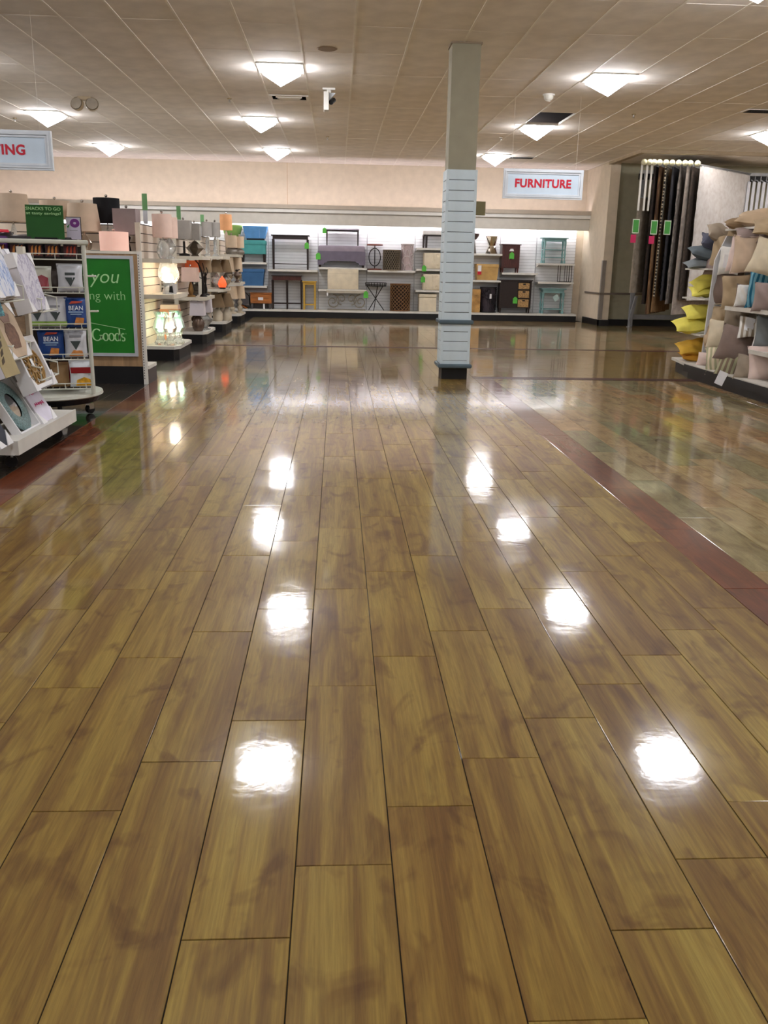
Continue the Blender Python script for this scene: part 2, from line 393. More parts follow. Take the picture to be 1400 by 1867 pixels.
for lx, ly, k in lamps:
    t = thing('ceiling_light', LN.get((lx, k), 'square pyramid ceiling lamp outside the frame, lighting the shop'), 'lamp', (lx, ly, CZ+.005), group='ceiling lamps')
    obj('lamp_frame', fm, None, t); obj('diffuser', dm, None, t)

# ------------------------------------------------------------------ small things on the ceiling
t = thing('ceiling_vent', 'square louvred air vent in the ceiling behind the nearest left lamp', 'vent', (-.755, 14.83, CZ), group='ceiling vents')
obj('frame', MB().box(-.3, .3, -.21, -.17, -.012, 0).box(-.3, .3, .17, .21, -.012, 0).box(-.3, -.26, -.17, .17, -.012, 0).box(.26, .3, -.17, .17, -.012, 0), M_bar, t)
obj('duct_throat', MB().box(-.3, .3, -.21, .21, .16, .17).box(-.3, -.295, -.21, .21, 0, .16).box(.295, .3, -.21, .21, 0, .16).box(-.3, .3, .205, .21, 0, .16).box(-.3, .3, -.21, -.205, 0, .16), M_dark, t)
for k in range(4): obj('louvre', B(-.2+.02*k, .2-.02*k, -.006, .006, -.03, .03), M_bar, t, loc=(0, -.13+.085*k, 0), rot=(R(40), 0, 0))
for x, y, lab in ((4.25, 21.6, 'small dark air vent in the ceiling near the furniture sign and back wall'), (6.72, 14.75, 'dark air vent in the ceiling at the right edge of the photo')):
    t = thing('ceiling_vent', lab, 'vent', (x, y, CZ-.006), group='ceiling vents')
    obj('frame', B(-.3, .3, -.15, .15, -.01, -.002), M_bar, t)
    for k in range(5): obj('louvre', B(-.27, .27, -.02, .008, -.014, -.01), M_dark, t, loc=(0, -.11+.055*k, -.001))
t = thing('security_camera', 'white wall-style camera housing hanging from the ceiling left of the column', 'camera', (-.135, 14.0, CZ))
obj('mount', MB().box(-.09, .09, -.05, .05, -.025, 0).box(-.03, .03, -.02, .02, -.06, -.025), M_white, t)
obj('housing', B(-.075, .0, -.13, .05, -.31, -.06, b=.008), M_white, t)
obj('bracket_arm', MB().prism([(0.0, -.06), (.10, -.06), (.0, -.17)], -.02, .02), M_whitecool, t)
obj('lens', MB().tube([(.03, -.08, -.20), (.07, .02, -.15)], .035, 10), M_black, t)
t = thing('emergency_light', 'twin-head emergency light on the ceiling above the lighting sign', 'emergency light', (-3.99, 15.3, CZ))
obj('base', MB().box(-.1, .1, -.06, .06, -.05, 0), pm('beige plastic', (190, 172, 140), .5), t)
for s in (-1, 1):
    h = obj('lamp_head', MB().lathe([(0, -.08), (.06, -.07), (.095, -.02), (.1, .05)], 16), pm('beige plastic', (190, 172, 140), .5), t, True, loc=(s*.11, -.03, -.12), rot=(R(75), 0, R(s*14)))
    obj('lens', MB().lathe([(0, .0), (.09, .0), (.09, .01), (0, .02)], 16), pm('clear lens', (220, 215, 205), .15, metal=.7), h, loc=(0, 0, .045))
t = thing('ceiling_speaker', 'round flush ceiling speaker grille between the nearest left lamp and the column', 'speaker', (-.135, 11.55, CZ))
obj('grille', MB().lathe([(0, -.008), (.11, -.008), (.125, 0)], 28), pm('tan grille', (150, 128, 104), .7), t)
t = thing('smoke_detector', 'white dome detector on the ceiling beside the column', 'detector', (3.1, 13.95, CZ))
obj('base', MB().cyl(0, 0, -.02, 0, .09, 20), M_white, t); obj('dome', MB().lathe([(.07, -.02), (.065, -.06), (.04, -.085), (0, -.09)], 20), pm('milky dome', (226, 224, 214), .3), t, True)
for x, y, lab in ((-1.7, 15.05, 'tiny sprinkler head left of the air vent'), (-.21, 19.05, 'tiny sprinkler head near the back left of the column'), (4.855, 15.4, 'tiny sprinkler head right of the missing ceiling tile'), (-5.91, 17.7, 'small brass sprinkler head above the lighting sign'), (3.2, 18.4, 'small white sprinkler head behind the missing ceiling tile')):
    t = thing('sprinkler', lab, 'sprinkler', (x, y, CZ-.004), group='sprinkler heads')
    obj('escutcheon', MB().cyl(0, 0, -.01, 0, .035, 12), pm('brass', (150, 130, 90), .4, metal=.8), t); obj('deflector', MB().cyl(0, 0, -.05, -.012, .012, 8).cyl(0, 0, -.055, -.05, .022, 10), M_chrome, t)

# ------------------------------------------------------------------ column
M_col = pm('grey green column paint', (156, 151, 130), .7, var=.03)
M_slat = pm('pale grey slatwall', (210, 226, 234), .5, var=.03)
M_bump = pm('slate rubber bumper', (84, 102, 112), .45, var=.05)
cl = thing('column', 'square column wrapped in pale grey slatwall, standing in the aisle', 'column', (1.4635, 11.135, 0))
obj('shaft', B(-.165, .165, -.15, .17, .17, CZ), M_col, cl)
obj('ceiling_collar', B(-.18, .18, -.165, .185, CZ-.02, CZ-.002), pm('collar', (150, 134, 114), .7), cl)
obj('base', B(-.155, .165, -.145, .18, 0, .19), M_black, cl)
SH = .1825
obj('corner_trim', MB().box(-SH+.004, SH-.004, -SH+.004, SH-.004, .19, .234).box(-SH, -SH+.03, -SH, -SH+.03, .19, 2.465).box(SH-.03, SH, -SH, -SH+.03, .19, 2.465).box(-SH, -SH+.03, SH-.03, SH, .19, 2.465).box(SH-.03, SH, SH-.03, SH, .19, 2.465), M_slat, cl)
obj('core', B(-SH+.008, SH-.008, -SH+.008, SH-.008, .19, 2.45), pm('slat groove', (70, 76, 80), .8), cl)
slat = B(-SH+.03, SH-.03, -SH, -SH+.0075, 0, .1105, b=.002).mesh('slat'); slat.materials.append(M_slat)
for face in range(4):
    for k in range(19):
        obj('slat', slat, None, cl, loc=(0, 0, .238+.1175*k), rz=face*pi/2)
for z in (.167, .705):
    m = MB(); r = .027; q = SH+.012
    m.tube([(-q, -q, z), (q, -q, z), (q, q, z), (-q, q, z)], r, 8, closed=True)
    obj('bumper', m, M_bump, cl, True)
t = thing('hang_box', 'olive box hung high on the far side of the column', 'box', (1.80, 11.33, 1.98))
obj('box', B(-.13, .02, 0, .06, .0, .16), pm('olive card', (132, 122, 86), .7), t); obj('hook', MB().tube([(-.10, .03, .16), (-.10, .03, .2), (-.17, .03, .2)], .005, 6), M_chrome, t)

# ------------------------------------------------------------------ hanging department signs
M_sign = pm('pale blue sign face', (206, 222, 236), .5, var=.02)
def hang_sign(name, label, x0, x1, y, z0, z1, s, tx, tw, tz, th):
    t = thing(name, label, 'sign', ((x0+x1)/2, y, z0)); w = (x1-x0)/2; h = z1-z0
    obj('board', B(-w+.03, w-.03, -.008, .012, .03, h-.03), M_sign, t)
    f = MB()
    for k, (e, d) in enumerate(((0, .022), (.022, .03), (.048, .018))):
        b = .022
        f.box(-w+e, w-e, -d, d, e, e+b).box(-w+e, w-e, -d, d, h-e-b, h-e).box(-w+e, -w+e+b, -d, d, e+b, h-e-b).box(w-e-b, w-e, -d, d, e+b, h-e-b)
    obj('frame', f, M_whitecool, t)
    text('lettering', s, tx-(x0+x1)/2, -.012, tz-z0, M_red, t, width=tw, height=th, bold=.036, spacing=1.06)
    for s_ in (-1, 1): obj('wire', MB().tube([(s_*(w-.12), 0, h), (s_*(w-.12), 0, CZ-z0)], .0012, 5), M_bar, t)
hang_sign('furniture_sign', 'framed hanging sign reading FURNITURE in red, right of the column', 2.50, 3.72, 14, 2.375, 2.80, 'FURNITURE', 2.68, .86, 2.535, .125)
hang_sign('lighting_sign', 'framed hanging sign in red letters at the left edge, partly out of frame', -4.33, -3.07, 10.3, 2.28, 2.68, 'LIGHTING', -4.02, .665, 2.43, .108)

# ------------------------------------------------------------------ furniture wall bays
M_bay = pm('white slatwall', (226, 228, 230), .5, var=.02)
M_groove = pm('slatwall groove', (150, 152, 154), .8)
YW = 23.93
def bay(x0, x1, label, shelves):
    t = thing('wall_shelf_bay', label, 'shelf unit', ((x0+x1)/2, YW, 0), group='bays of the furniture wall'); w = (x1-x0)/2
    obj('backing', B(-w, w, 0, .06, 0, 2.52), M_groove, t)
    m = MB()
    for k in range(31):
        z = .205+.076*k
        m.box(-w+.006, w-.006, -.012, 0, z, z+.07)
    o = obj('slat_panel', m, M_bay, t); o['kind'] = 'stuff'
    obj('standard', B(-w-.012, -w+.012, -.018, .0, .2, 2.5), pm('steel standard', (176, 178, 180), .4, metal=.3), t)
    obj('kick_plate', B(-w, w, -.55, -.50, 0, .152), M_black, t)
    obj('deck', MB().box(-w+.002, w-.002, -.565, -.02, .152, .2), M_white, t)
    for a, b, z in shelves:
        a -= (x0+x1)/2; b -= (x0+x1)/2
        s = obj('shelf', MB().box(a, b, -.43, -.02, z-.018, z).box(a, b, -.445, -.43, z-.045, z+.004), M_white, t)
        for c in (a+.01, b-.016): obj('bracket', MB().prism([(-.03, z-.018), (-.40, z-.018), (-.03, z-.10)], c, c+.006, 'x'), M_white, s)
    return t
bay(-7.0, -5.7, 'white wall bay furthest left, behind the lamp shelves', [(-7, -5.71, 1.3)])
bay(-5.7, -4.4, 'white wall bay second from the left end, behind the lamp shelves', [(-5.7, -4.41, 1.3)])
bay(-4.4, -3.1, 'white wall bay third from the left end, behind the lamp shelves', [(-4.4, -3.11, 1.3)])
bay(-3.1, -1.80, 'white wall bay holding the teal bench and blue ottomans', [(-3.09, -1.82, 1.365), (-3.09, -1.82, .78)])
bay(-1.80, -.505, 'white wall bay holding two dark console tables and the yellow stand', [(-1.79, -.515, 1.2)])
bay(-.505, .772, 'white wall bay holding the purple bench and the cream ottoman', [(-.495, .76, 1.275), (-.495, .76, .725)])
bay(.772, 2.027, 'white wall bay holding the ring table and the patterned drums', [(.78, 2.015, 1.225)])
bay(2.027, 3.318, 'white wall bay holding the tufted ottomans, partly behind the column', [(2.04, 3.3, 1.80), (2.04, 3.3, 1.28), (2.04, 3.3, .745)])
bay(3.318, 4.28, 'white wall bay holding the mirrored table and the tan ottoman', [(3.33, 4.27, 1.69), (3.33, 4.27, 1.025)])
bay(4.28, 5.247, 'white wall bay holding the mahogany cabinet and the basket cabinet', [(4.29, 5.235, 1.225)])
bay(5.247, 6.30, 'white wall bay at the right end holding the turquoise tables', [(5.255, 6.2, 1.48), (5.255, 6.2, 1.01)])

# ------------------------------------------------------------------ furniture on the wall
FY = 23.68
M_espresso = pm('espresso wood', (38, 24, 20), .35, var=.2, stretch=(1, 1, 8)); M_mahog = pm('mahogany wood', (74, 34, 28), .35, var=.2, stretch=(6, 6, 1))
M_yel = pm('mustard painted wood', (196, 158, 62), .5); M_turq = pm('turquoise painted wood', (128, 168, 168), .55, var=.1)
M_teal = pm('teal fabric', (78, 160, 158), .85, bump=.3, bscale=300); M_blue = pm('sky blue fabric', (92, 150, 206), .85, bump=.3, bscale=300)
M_blue2 = pm('denim blue fabric', (66, 112, 160), .85, bump=.3, bscale=300); M_purple = pm('purple grey fabric', (118, 112, 128), .9, bump=.3, bscale=300)
M_cream_f = pm('cream upholstery', (226, 214, 188), .85, bump=.25, bscale=250); M_lime = pm('lime green fabric', (136, 172, 92), .85, bump=.3, bscale=300)
M_tanf = pm('tan leather', (196, 158, 96), .55, var=.08); M_greyf = pm('charcoal fabric', (84, 80, 80), .9)
M_oak = pm('honey oak', (176, 108, 52), .5, var=.2, stretch=(1, 8, 8)); M_tanw = pm('carved tan wood', (186, 144, 84), .6, var=.2)
def hang_tag(x, y, z, label, size=.1, mat=None, par=None):
    t = obj('price_tag', MB().prism([(-size/2, -size*.7), (size/2, -size*.7), (size/2, size*.35), (size*.15, size*.7), (-size*.15, size*.7), (-size/2, size*.35)], -.002, .002), mat or M_ltgreen, par, loc=(x, y, z))
    return t
def legs(t, xs, ys, z0, z1, r, mat, taper=.7, name='leg'):
    m = B(-r, r, -r, r, 0, 1)
    for i, v in enumerate(m.v): m.v[i] = (v[0]*(taper if v[2] == 0 else 1), v[1]*(taper if v[2] == 0 else 1), v[2]*(z1-z0))
    me = m.mesh(name); me.materials.append(mat)
    for x in xs:
        for y in ys: obj(name, me, None, t, loc=(x, y, z0))
def fthing(name, label, cat, x, z, y=FY, group=None): return thing(name, label, cat, (x, y, z), group=group)
# dark console tables
t = fthing('console_table', 'tall dark console table on the shelf above the yellow stand', 'table', -1.21, 1.203)
obj('top', B(-.49, .49, -.15, .15, .83, .855, b=.004), M_espresso, t); obj('apron', B(-.45, .45, -.12, .12, .75, .83), M_espresso, t)
legs(t, (-.44, .44), (-.11, .11), 0, .75, .026, M_espresso); obj('stretcher', MB().box(-.44, .44, -.125, -.10, .13, .15).box(-.44, .44, .10, .125, .13, .15), M_espresso, t)
o = hang_tag(.42, -.16, .60, '', .11, par=t); o['label'] = 'green hang tag'
t = fthing('console_table', 'lower dark console table with a centre leg beside the yellow stand', 'table', -1.31, .203)
obj('top', B(-.395, .395, -.17, .17, .83, .855, b=.004), M_espresso, t); obj('drawer_front', B(-.37, .37, -.15, .13, .73, .83), M_mahog, t)
legs(t, (-.37, 0, .37), (-.13, .13), 0, .74, .022, M_espresso); obj('stretcher', MB().box(-.37, .37, -.14, -.12, .13, .155).box(-.37, .37, .12, .14, .13, .155), M_espresso, t)
t = fthing('plant_stand', 'mustard yellow plant stand on the deck next to the low console', 'stand', -.725, .203)
obj('top', B(-.185, .185, -.17, .17, .69, .72, b=.004), M_yel, t); legs(t, (-.14, .14), (-.13, .13), 0, .69, .022, M_yel, 1)
obj('stretcher', MB().box(-.14, .14, -.145, -.12, .11, .135).box(-.14, .14, .12, .145, .11, .135).box(-.15, .15, -.145, -.12, .63, .69), M_yel, t)
# bay with the blues
t = fthing('bench', 'teal upholstered bench on dark legs under the sky blue ottoman', 'bench', -2.16, 1.37)
obj('seat', B(-.33, .33, -.2, .2, .42, .54, b=.03), M_teal, t); obj('body', B(-.315, .315, -.19, .19, .20, .425, b=.01), M_teal, t); legs(t, (-.28, .28), (-.16, .16), 0, .2, .032, M_espresso, .6)
t = fthing('ottoman', 'sky blue flared ottoman stacked on the teal bench', 'ottoman', -2.10, 1.915)
m = MB()
for a, b, z0, z1 in ((.24, .29, .04, .34),): m.add([(-a,-.15,z0),(a,-.15,z0),(a,.15,z0),(-a,.15,z0),(-b-.02,-.2,z1),(b+.02,-.2,z1),(b+.02,.2,z1),(-b-.02,.2,z1)], [(0,3,2,1),(4,5,6,7),(0,1,5,4),(1,2,6,5),(2,3,7,6),(3,0,4,7)])
obj('body', m, M_blue, t); obj('seam', B(.11, .115, -.203, -.16, .05, .33), pm('seam thread', (150, 190, 226), .8), t, rot=(R(-3), 0, 0)); obj('base', B(-.22, .22, -.13, .13, -.0, .045), M_black, t)
t = fthing('ottoman', 'lime green ottoman half hidden behind the lamps at the wall', 'ottoman', -2.69, 1.37)
obj('body', MB().lathe([(0, .59), (.14, .6), (.2, .66), (.26, .86), (.25, .9), (0, .91)], 20), M_lime, t, True); obj('base', MB().cyl(0, 0, 0, .6, .15, 16), M_espresso, t)
t = fthing('storage_ottoman', 'denim blue storage ottoman on the lower shelf beside the lamps', 'ottoman', -2.18, .783)
obj('body', MB().add([(-.25,-.16,0),(.25,-.16,0),(.25,.16,0),(-.25,.16,0),(-.285,-.19,.34),(.285,-.19,.34),(.285,.19,.34),(-.285,.19,.34)], [(0,3,2,1),(4,5,6,7),(0,1,5,4),(1,2,6,5),(2,3,7,6),(3,0,4,7)]), M_blue2, t)
obj('lid', B(-.295, .295, -.2, .2, .335, .42, b=.02), M_blue2, t)
t = fthing('side_cabinet', 'honey oak drawer box on a dark stand at the deck corner', 'cabinet', -1.985, .203)
obj('body', B(-.27, .27, -.16, .16, .14, .385, b=.005), M_oak, t); obj('top', B(-.285, .285, -.18, .18, .385, .405), M_oak, t); obj('stand', MB().box(-.25, -.20, -.14, .14, 0, .14).box(.2, .25, -.14, .14, 0, .14).box(-.2, .2, -.02, .14, 0, .14), M_greyf, t)
o = obj('label_card', B(-.07, .06, -.164, -.16, .22, .29), M_paper, t); o = obj('hang_tag', B(.06, .1, -.2, -.196, .0, .13), M_paper, t)
t = fthing('footstool', 'charcoal slanted footstool with wooden legs behind the last lamp shelf', 'stool', -2.47, .203)
obj('cushion', MB().prism([(-.18, .12), (.18, .08), (.18, .30), (.05, .42), (-.12, .46)], -.18, .16), M_greyf, t); obj('leg', MB().tube([(-.16, -.1, .16), (.12, -.12, .0)], .018, 6), M_oak, t); obj('leg', MB().tube([(-.16, .1, .16), (.12, .12, .0)], .018, 6), M_oak, t)
# purple bench bay
t = fthing('bench', 'purple grey bench with an arched apron under the small white-topped table', 'bench', .105, 1.28)
obj('seat', B(-.60, .60, -.22, .2, .35, .54, b=.05), pm('lilac grey cushion', (160, 150, 164), .9, bump=.3, bscale=300), t, True)
pr = [(-.615, .06), (-.46, .06), (-.44, .11), (-.38, .12), (-.36, .155), (.36, .155), (.38, .12), (.44, .11), (.46, .06), (.615, .06), (.615, .4), (-.615, .4)]
obj('apron', MB().prism(pr, -.225, .2), M_purple, t); legs(t, (-.56, .56), (-.18, .17), 0, .07, .03, M_espresso)
hang_tag(-.60, -.24, .27, '', .12, par=t)['label'] = 'green hang tag'
t = fthing('side_table', 'small dark-legged table with a pale top standing on the purple bench', 'table', .125, 1.823)
obj('top', B(-.435, .435, -.16, .16, .385, .41), pm('pale lavender top', (210, 200, 216), .5), t); obj('apron', MB().prism([(-.42, .34), (-.36, .365), (.36, .365), (.42, .34), (.42, .385), (-.42, .385)], -.15, -.13).box(-.42, .42, .13, .15, .35, .385), M_espresso, t); legs(t, (-.40, .40), (-.13, .13), 0, .385, .02, M_espresso, .6)
hang_tag(-.46, -.17, .36, '', .1, par=t)['label'] = 'green hang tag'
t = fthing('storage_ottoman', 'square cream storage ottoman on the shelf above the scroll table', 'ottoman', .145, .728)
obj('body', B(-.4, .4, -.2, .18, 0, .52, b=.02), M_cream_f, t, True); obj('lid_seam', B(-.402, .402, -.202, .182, .40, .404), pm('seam', (190, 176, 150), .9), t)
M_stone = pm('pale stone top', (186, 178, 160), .6); M_scroll = pm('weathered iron scroll', (140, 132, 116), .5, metal=.5)
t = fthing('scroll_table', 'console with a pale stone top on curling iron scrolls', 'table', .24, .203)
obj('top', B(-.52, .52, -.2, .17, .43, .50, b=.008), M_stone, t)
def spiral(cx, cz, r0, r1, turns, y, a0=0, s=1, n=26):
    return [(cx+s*(r0+(r1-r0)*i/n)*cos(a0+turns*2*pi*i/n), y, cz+(r0+(r1-r0)*i/n)*sin(a0+turns*2*pi*i/n)) for i in range(n+1)]
for y in (-.14, .1):
    for s in (-1, 1):
        obj('scroll', MB().tube(spiral(s*.36, .21, .19, .03, 1.6, y, pi/2, s), .011, 6), M_scroll, t)
        obj('scroll', MB().tube(spiral(s*.13, .28, .15, .03, 1.3, y, -pi/2, s), .009, 6), M_scroll, t)
obj('stretcher', MB().box(-.5, .5, -.15, -.13, 0, .02).box(-.5, .5, .09, .11, 0, .02), M_scroll, t)
hang_tag(.50, -.22, .41, '', .12, par=t)['label'] = 'green hang tag'
obj('hang_tag', B(-.52, -.48, -.21, -.206, .36, .44), M_paper, t)
# ring table and drums
M_rust = pm('rust brown wood', (120, 62, 46), .5, var=.2)
t = fthing('accent_table', 'round-topped accent table on interlocking iron rings', 'table', .965, 1.228)
obj('top', MB().lathe([(0, .61), (.2, .61), (.215, .63), (.2, .65), (0, .65)], 28), M_rust, t, True); obj('base', MB().lathe([(0, 0), (.19, 0), (.19, .03), (.05, .045), (0, .045)], 24), M_rust, t)
obj('ring', MB().tube([(.15*cos(a), 0, .325+.22*sin(a)) for a in [2*pi*i/28 for i in range(28)]], .012, 7, True), M_iron, t, True)
obj('ring', MB().tube([(.0, .1*cos(a), .325+.19*sin(a)) for a in [2*pi*i/28 for i in range(28)]], .01, 7, True), M_iron, t, True)
obj('stem', MB().cyl(0, 0, .04, .12, .012).cyl(0, 0, .54, .61, .012), M_iron, t); obj('hang_tag', B(.15, .19, -.02, -.016, .36, .46), M_paper, t)
def lattice_drum(name, label, x, z, r, h, n, turns, mat, inner, rims=None):
    t = fthing(name, label, 'stool', x, z)
    obj('core', MB().lathe([(0, .01), (r*.93, .01), (r*.93, h-.01), (0, h-.01)], 24), inner, t)
    m = MB()
    for s in (-1, 1):
        for k in range(n):
            m.tube([(r*cos(2*pi*k/n+s*turns*2*pi*i/10), r*sin(2*pi*k/n+s*turns*2*pi*i/10), h*i/10) for i in range(11)], .009, 5)
    o = obj('lattice', m, mat, t); o['kind'] = 'stuff'
    obj('rim', MB().lathe([(r*.9, 0), (r+.012, 0), (r+.012, .03), (r*.9, .03)], 28), rims or mat, t); obj('seat', MB().lathe([(0, h-.02), (r+.012, h-.02), (r+.012, h+.005), (0, h+.01)], 28), rims or mat, t)
    return t
lattice_drum('drum_stool', 'bronze lattice drum stool between the ring table and the silver drum', 1.41, 1.228, .225, .51, 22, .22, pm('bronze lattice', (128, 116, 98), .45, metal=.5), pm('dark drum core', (52, 46, 40), .8))  # bronze lattice over a solid dark brown core
t = fthing('drum_stool', 'silver drum stool of tangled vines at the end of the shelf', 'stool', 1.815, 1.228)
M_silver = pm('antique silver', (206, 196, 194), .45, metal=.15)
obj('core', MB().lathe([(0, .01), (.145, .01), (.145, .65), (0, .65)], 20), pm('mauve core', (190, 172, 172), .7), t); rr = random.Random(3); m = MB()
for k in range(46):
    a0 = rr.random()*6.28; z0 = rr.random()*.62+.02; da = rr.uniform(.6, 1.6)*rr.choice((-1, 1)); dz = rr.uniform(-.25, .25)
    m.tube([(.155*cos(a0+da*i/6), .155*sin(a0+da*i/6), min(.65, max(.01, z0+dz*sin(pi*i/6)))) for i in range(7)], .011, 5)
o = obj('vines', m, M_silver, t); o['kind'] = 'stuff'; obj('top', MB().lathe([(0, .65), (.175, .65), (.175, .67), (0, .675)], 24), M_silver, t)
t = fthing('tray_table', 'folding tray table on crossed iron legs beside the scroll table', 'table', 1.005, .203)
for k in range(3):
    a = 2*pi*k/3+.3
    obj('leg', MB().tube([(.24*cos(a), .18*sin(a), 0), (-.24*cos(a), -.18*sin(a), .62)], .011, 6), M_iron, t)
obj('tray', MB().lathe([(0, .62), (.27, .62), (.27, .64), (0, .64)], 24, sy=.65), M_iron, t); m = MB()
for z in (.66, .71): m.tube([(.27*cos(a), .175*sin(a), z) for a in [2*pi*i/28 for i in range(28)]], .006, 5, True)
for i in range(22):
    a = 2*pi*i/22; m.tube([(.27*cos(a), .175*sin(a), .63), (.275*cos(a), .18*sin(a), .71)], .005, 4)
o = obj('gallery_rail', m, M_iron, t); o['kind'] = 'stuff'
lattice_drum('drum_table', 'brown carved drum table on the deck left of the cream cube', 1.65, .203, .26, .69, 16, .45, pm('carved walnut', (132, 96, 60), .5, var=.2), pm('dark walnut core', (48, 34, 26), .8), pm('walnut rim', (124, 86, 52), .5))
# tufted ottomans bay
t = fthing('bench', 'white-topped bench with black legs on the top shelf left of the column', 'bench', 2.66, 1.803)
obj('seat', B(-.47, .47, -.18, .18, .33, .43, b=.02), pm('bright white cushion', (240, 238, 236), .8), t, True); obj('apron', B(-.45, .45, -.16, .16, .30, .33), M_espresso, t); legs(t, (-.43, -.36, .36, .43), (-.14, .14), 0, .3, .017, M_espresso)
def tufted(label, x, z):
    t = fthing('ottoman', label, 'ottoman', x, z, group='cream tufted ottomans'); n = 16; m = MB(); vs = []; w = .46; h = .4
    def dep(u, v):
        d = 0
        for i in range(-3, 4):
            for j in range(-2, 3):
                bx = i*.24+(.12 if j % 2 else 0); bz = j*.13
                d += math.exp(-(((u-bx)/.035)**2+((v-bz)/.03)**2))
        return .03*d
    N = 36; K = 20
    for j in range(K+1):
        for i in range(N+1):
            u = -w/2*2*(.5-i/N); v = h*(j/K-.5)
            e = (1-(2*i/N-1)**8)*(1-(2*j/K-1)**8)
            vs.append((u, -.2-.025*e+dep(u, v), h/2+v))
    fs = [(j*(N+1)+i, j*(N+1)+i+1, (j+1)*(N+1)+i+1, (j+1)*(N+1)+i) for j in range(K) for i in range(N)]
    obj('front_cushion', MB().add(vs, fs), M_cream_f, t, True); obj('body', B(-w, w, -.2, .18, 0, h, b=.02), M_cream_f, t, True)
    for i in range(-3, 4):
        for j in (-1, 0, 1):
            bx = i*.24+(.12 if j % 2 else 0)
            if abs(bx) < w-.05: obj('button', MB().sph(bx, -.2, h/2+j*.13, .012, 8, 5), M_cream_f, t)
    obj('leg_rail', B(-w+.04, w-.04, -.17, .15, -.004, .0), M_espresso, t)
    return t
t = tufted('cream button-tufted ottoman on the middle shelf left of the column', 2.70, 1.288); hang_tag(-.46, -.24, .01, '', .11, par=t)['label'] = 'green hang tag'
t = tufted('cream button-tufted ottoman on the lower shelf above the plain cream cube', 2.69, .753); hang_tag(-.47, -.24, .27, '', .11, par=t)['label'] = 'green hang tag'
t = fthing('cube_ottoman', 'plain cream cube ottoman on the deck left of the column base', 'ottoman', 2.365, .203)
obj('body', B(-.225, .225, -.22, .2, 0, .36, b=.015), M_cream_f, t, True); obj('lid', B(-.23, .23, -.225, .205, .365, .445, b=.015), M_cream_f, t, True)
# bay right of the column
t = fthing('pedestal_bowl', 'dark bowl on a flared stem right behind the column', 'bowl', 3.52, 1.693)
obj('stem', MB().lathe([(0, 0), (.1, 0), (.08, .1), (.045, .34), (0, .34)], 18), pm('pewter', (92, 84, 80), .4, metal=.5), t, True); obj('bowl', MB().lathe([(0, .34), (.08, .35), (.15, .44), (.155, .50), (.14, .50), (.12, .45), (0, .40)], 20), pm('brown bowl', (70, 52, 48), .45), t, True)
t = fthing('mirrored_table', 'faceted mirrored hourglass table on the top shelf right of the column', 'table', 4.015, 1.693)
m = MB(); n = 6
def ringv(r, z, off): return [(r*cos(2*pi*(i+off)/n), r*sin(2*pi*(i+off)/n), z) for i in range(n)]
m.add(ringv(.17, 0, 0)+ringv(.09, .2, .5)+ringv(.17, .43, 0), [(i, (i+1) % n, i+n) for i in range(n)]+[((i+1) % n, (i+1) % n+n, i+n) for i in range(n)]+[(i+n, (i+1) % n+n, (i+1) % n+2*n) for i in range(n)]+[(i+n, (i+1) % n+2*n, i+2*n) for i in range(n)])
obj('facets', m, pm('bevelled mirror', (214, 206, 190), .06, metal=1, var=.02), t, rz=.2); obj('top', MB().lathe([(0, .43), (.175, .43), (.175, .44), (0, .44)], 6, rot=.2), pm('bevelled mirror', (214, 206, 190), .06, metal=1), t)
t = fthing('storage_ottoman', 'tan leather storage ottoman with a red and white tag', 'ottoman', 3.905, 1.028)
obj('body', MB().add([(-.26,-.17,0),(.26,-.17,0),(.26,.15,0),(-.26,.15,0),(-.285,-.2,.32),(.285,-.2,.32),(.285,.18,.32),(-.285,.18,.32)], [(0,3,2,1),(4,5,6,7),(0,1,5,4),(1,2,6,5),(2,3,7,6),(3,0,4,7)]), M_tanf, t); obj('lid', B(-.295, .295, -.21, .19, .315, .41, b=.025), M_tanf, t, True)
obj('tag_card', B(-.26, -.17, -.222, -.216, .22, .37), M_paper, t); obj('tag_band', B(-.265, -.165, -.222, -.216, .14, .22), M_red, t)
t = fthing('carved_box', 'tan carved wooden cube on the deck half hidden by the column', 'box', 3.62, .203, )
obj('body', B(-.13, .13, -.2, .18, 0, .59, b=.008), M_tanw, t)
for r in (.03, .06, .09): obj('carved_ring', MB().tube([(.03+r*cos(a), -.205, .33+r*1.3*sin(a)) for a in [2*pi*i/20 for i in range(20)]], .006, 5, True), M_tanw, t)
t = fthing('drum_table', 'black pierced drum table between the carved cube and the basket cabinet', 'table', 3.985, .203)
obj('core', MB().lathe([(0, .01), (.2, .01), (.2, .64), (0, .64)], 24), pm('dull purple core', (54, 46, 54), .7), t); m = MB(); rr = random.Random(5)
for k in range(60):
    a = rr.random()*6.28; z = rr.uniform(.06, .58); r = rr.uniform(.03, .055)
    m.tube([(.212*cos(a+r/.21*cos(b)), .212*sin(a+r/.21*cos(b)), z+r*sin(b)) for b in [2*pi*i/8 for i in range(8)]], .007, 4, True)
o = obj('pierced_shell', m, M_black, t); o['kind'] = 'stuff'; obj('top', MB().lathe([(0, .63), (.225, .63), (.225, .655), (0, .655)], 24), M_black, t); obj('base_ring', MB().lathe([(.2, 0), (.222, 0), (.222, .03), (.2, .03)], 24), M_black, t); obj('hang_tag', B(.0, .05, -.24, -.236, .36, .48), M_paper, t)
t = fthing('bedside_cabinet', 'mahogany bedside cabinet with a green tag on the shelf', 'cabinet', 4.50, 1.228)
obj('body', B(-.23, .23, -.17, .15, .12, .69), M_mahog, t); obj('top', B(-.26, .26, -.2, .18, .69, .71, b=.004), M_mahog, t); d = obj('door', B(-.2, .2, -.182, -.17, .14, .42), M_mahog, t); obj('knob', MB().sph(0, -.195, .34, .018, 8, 6), M_black, d)
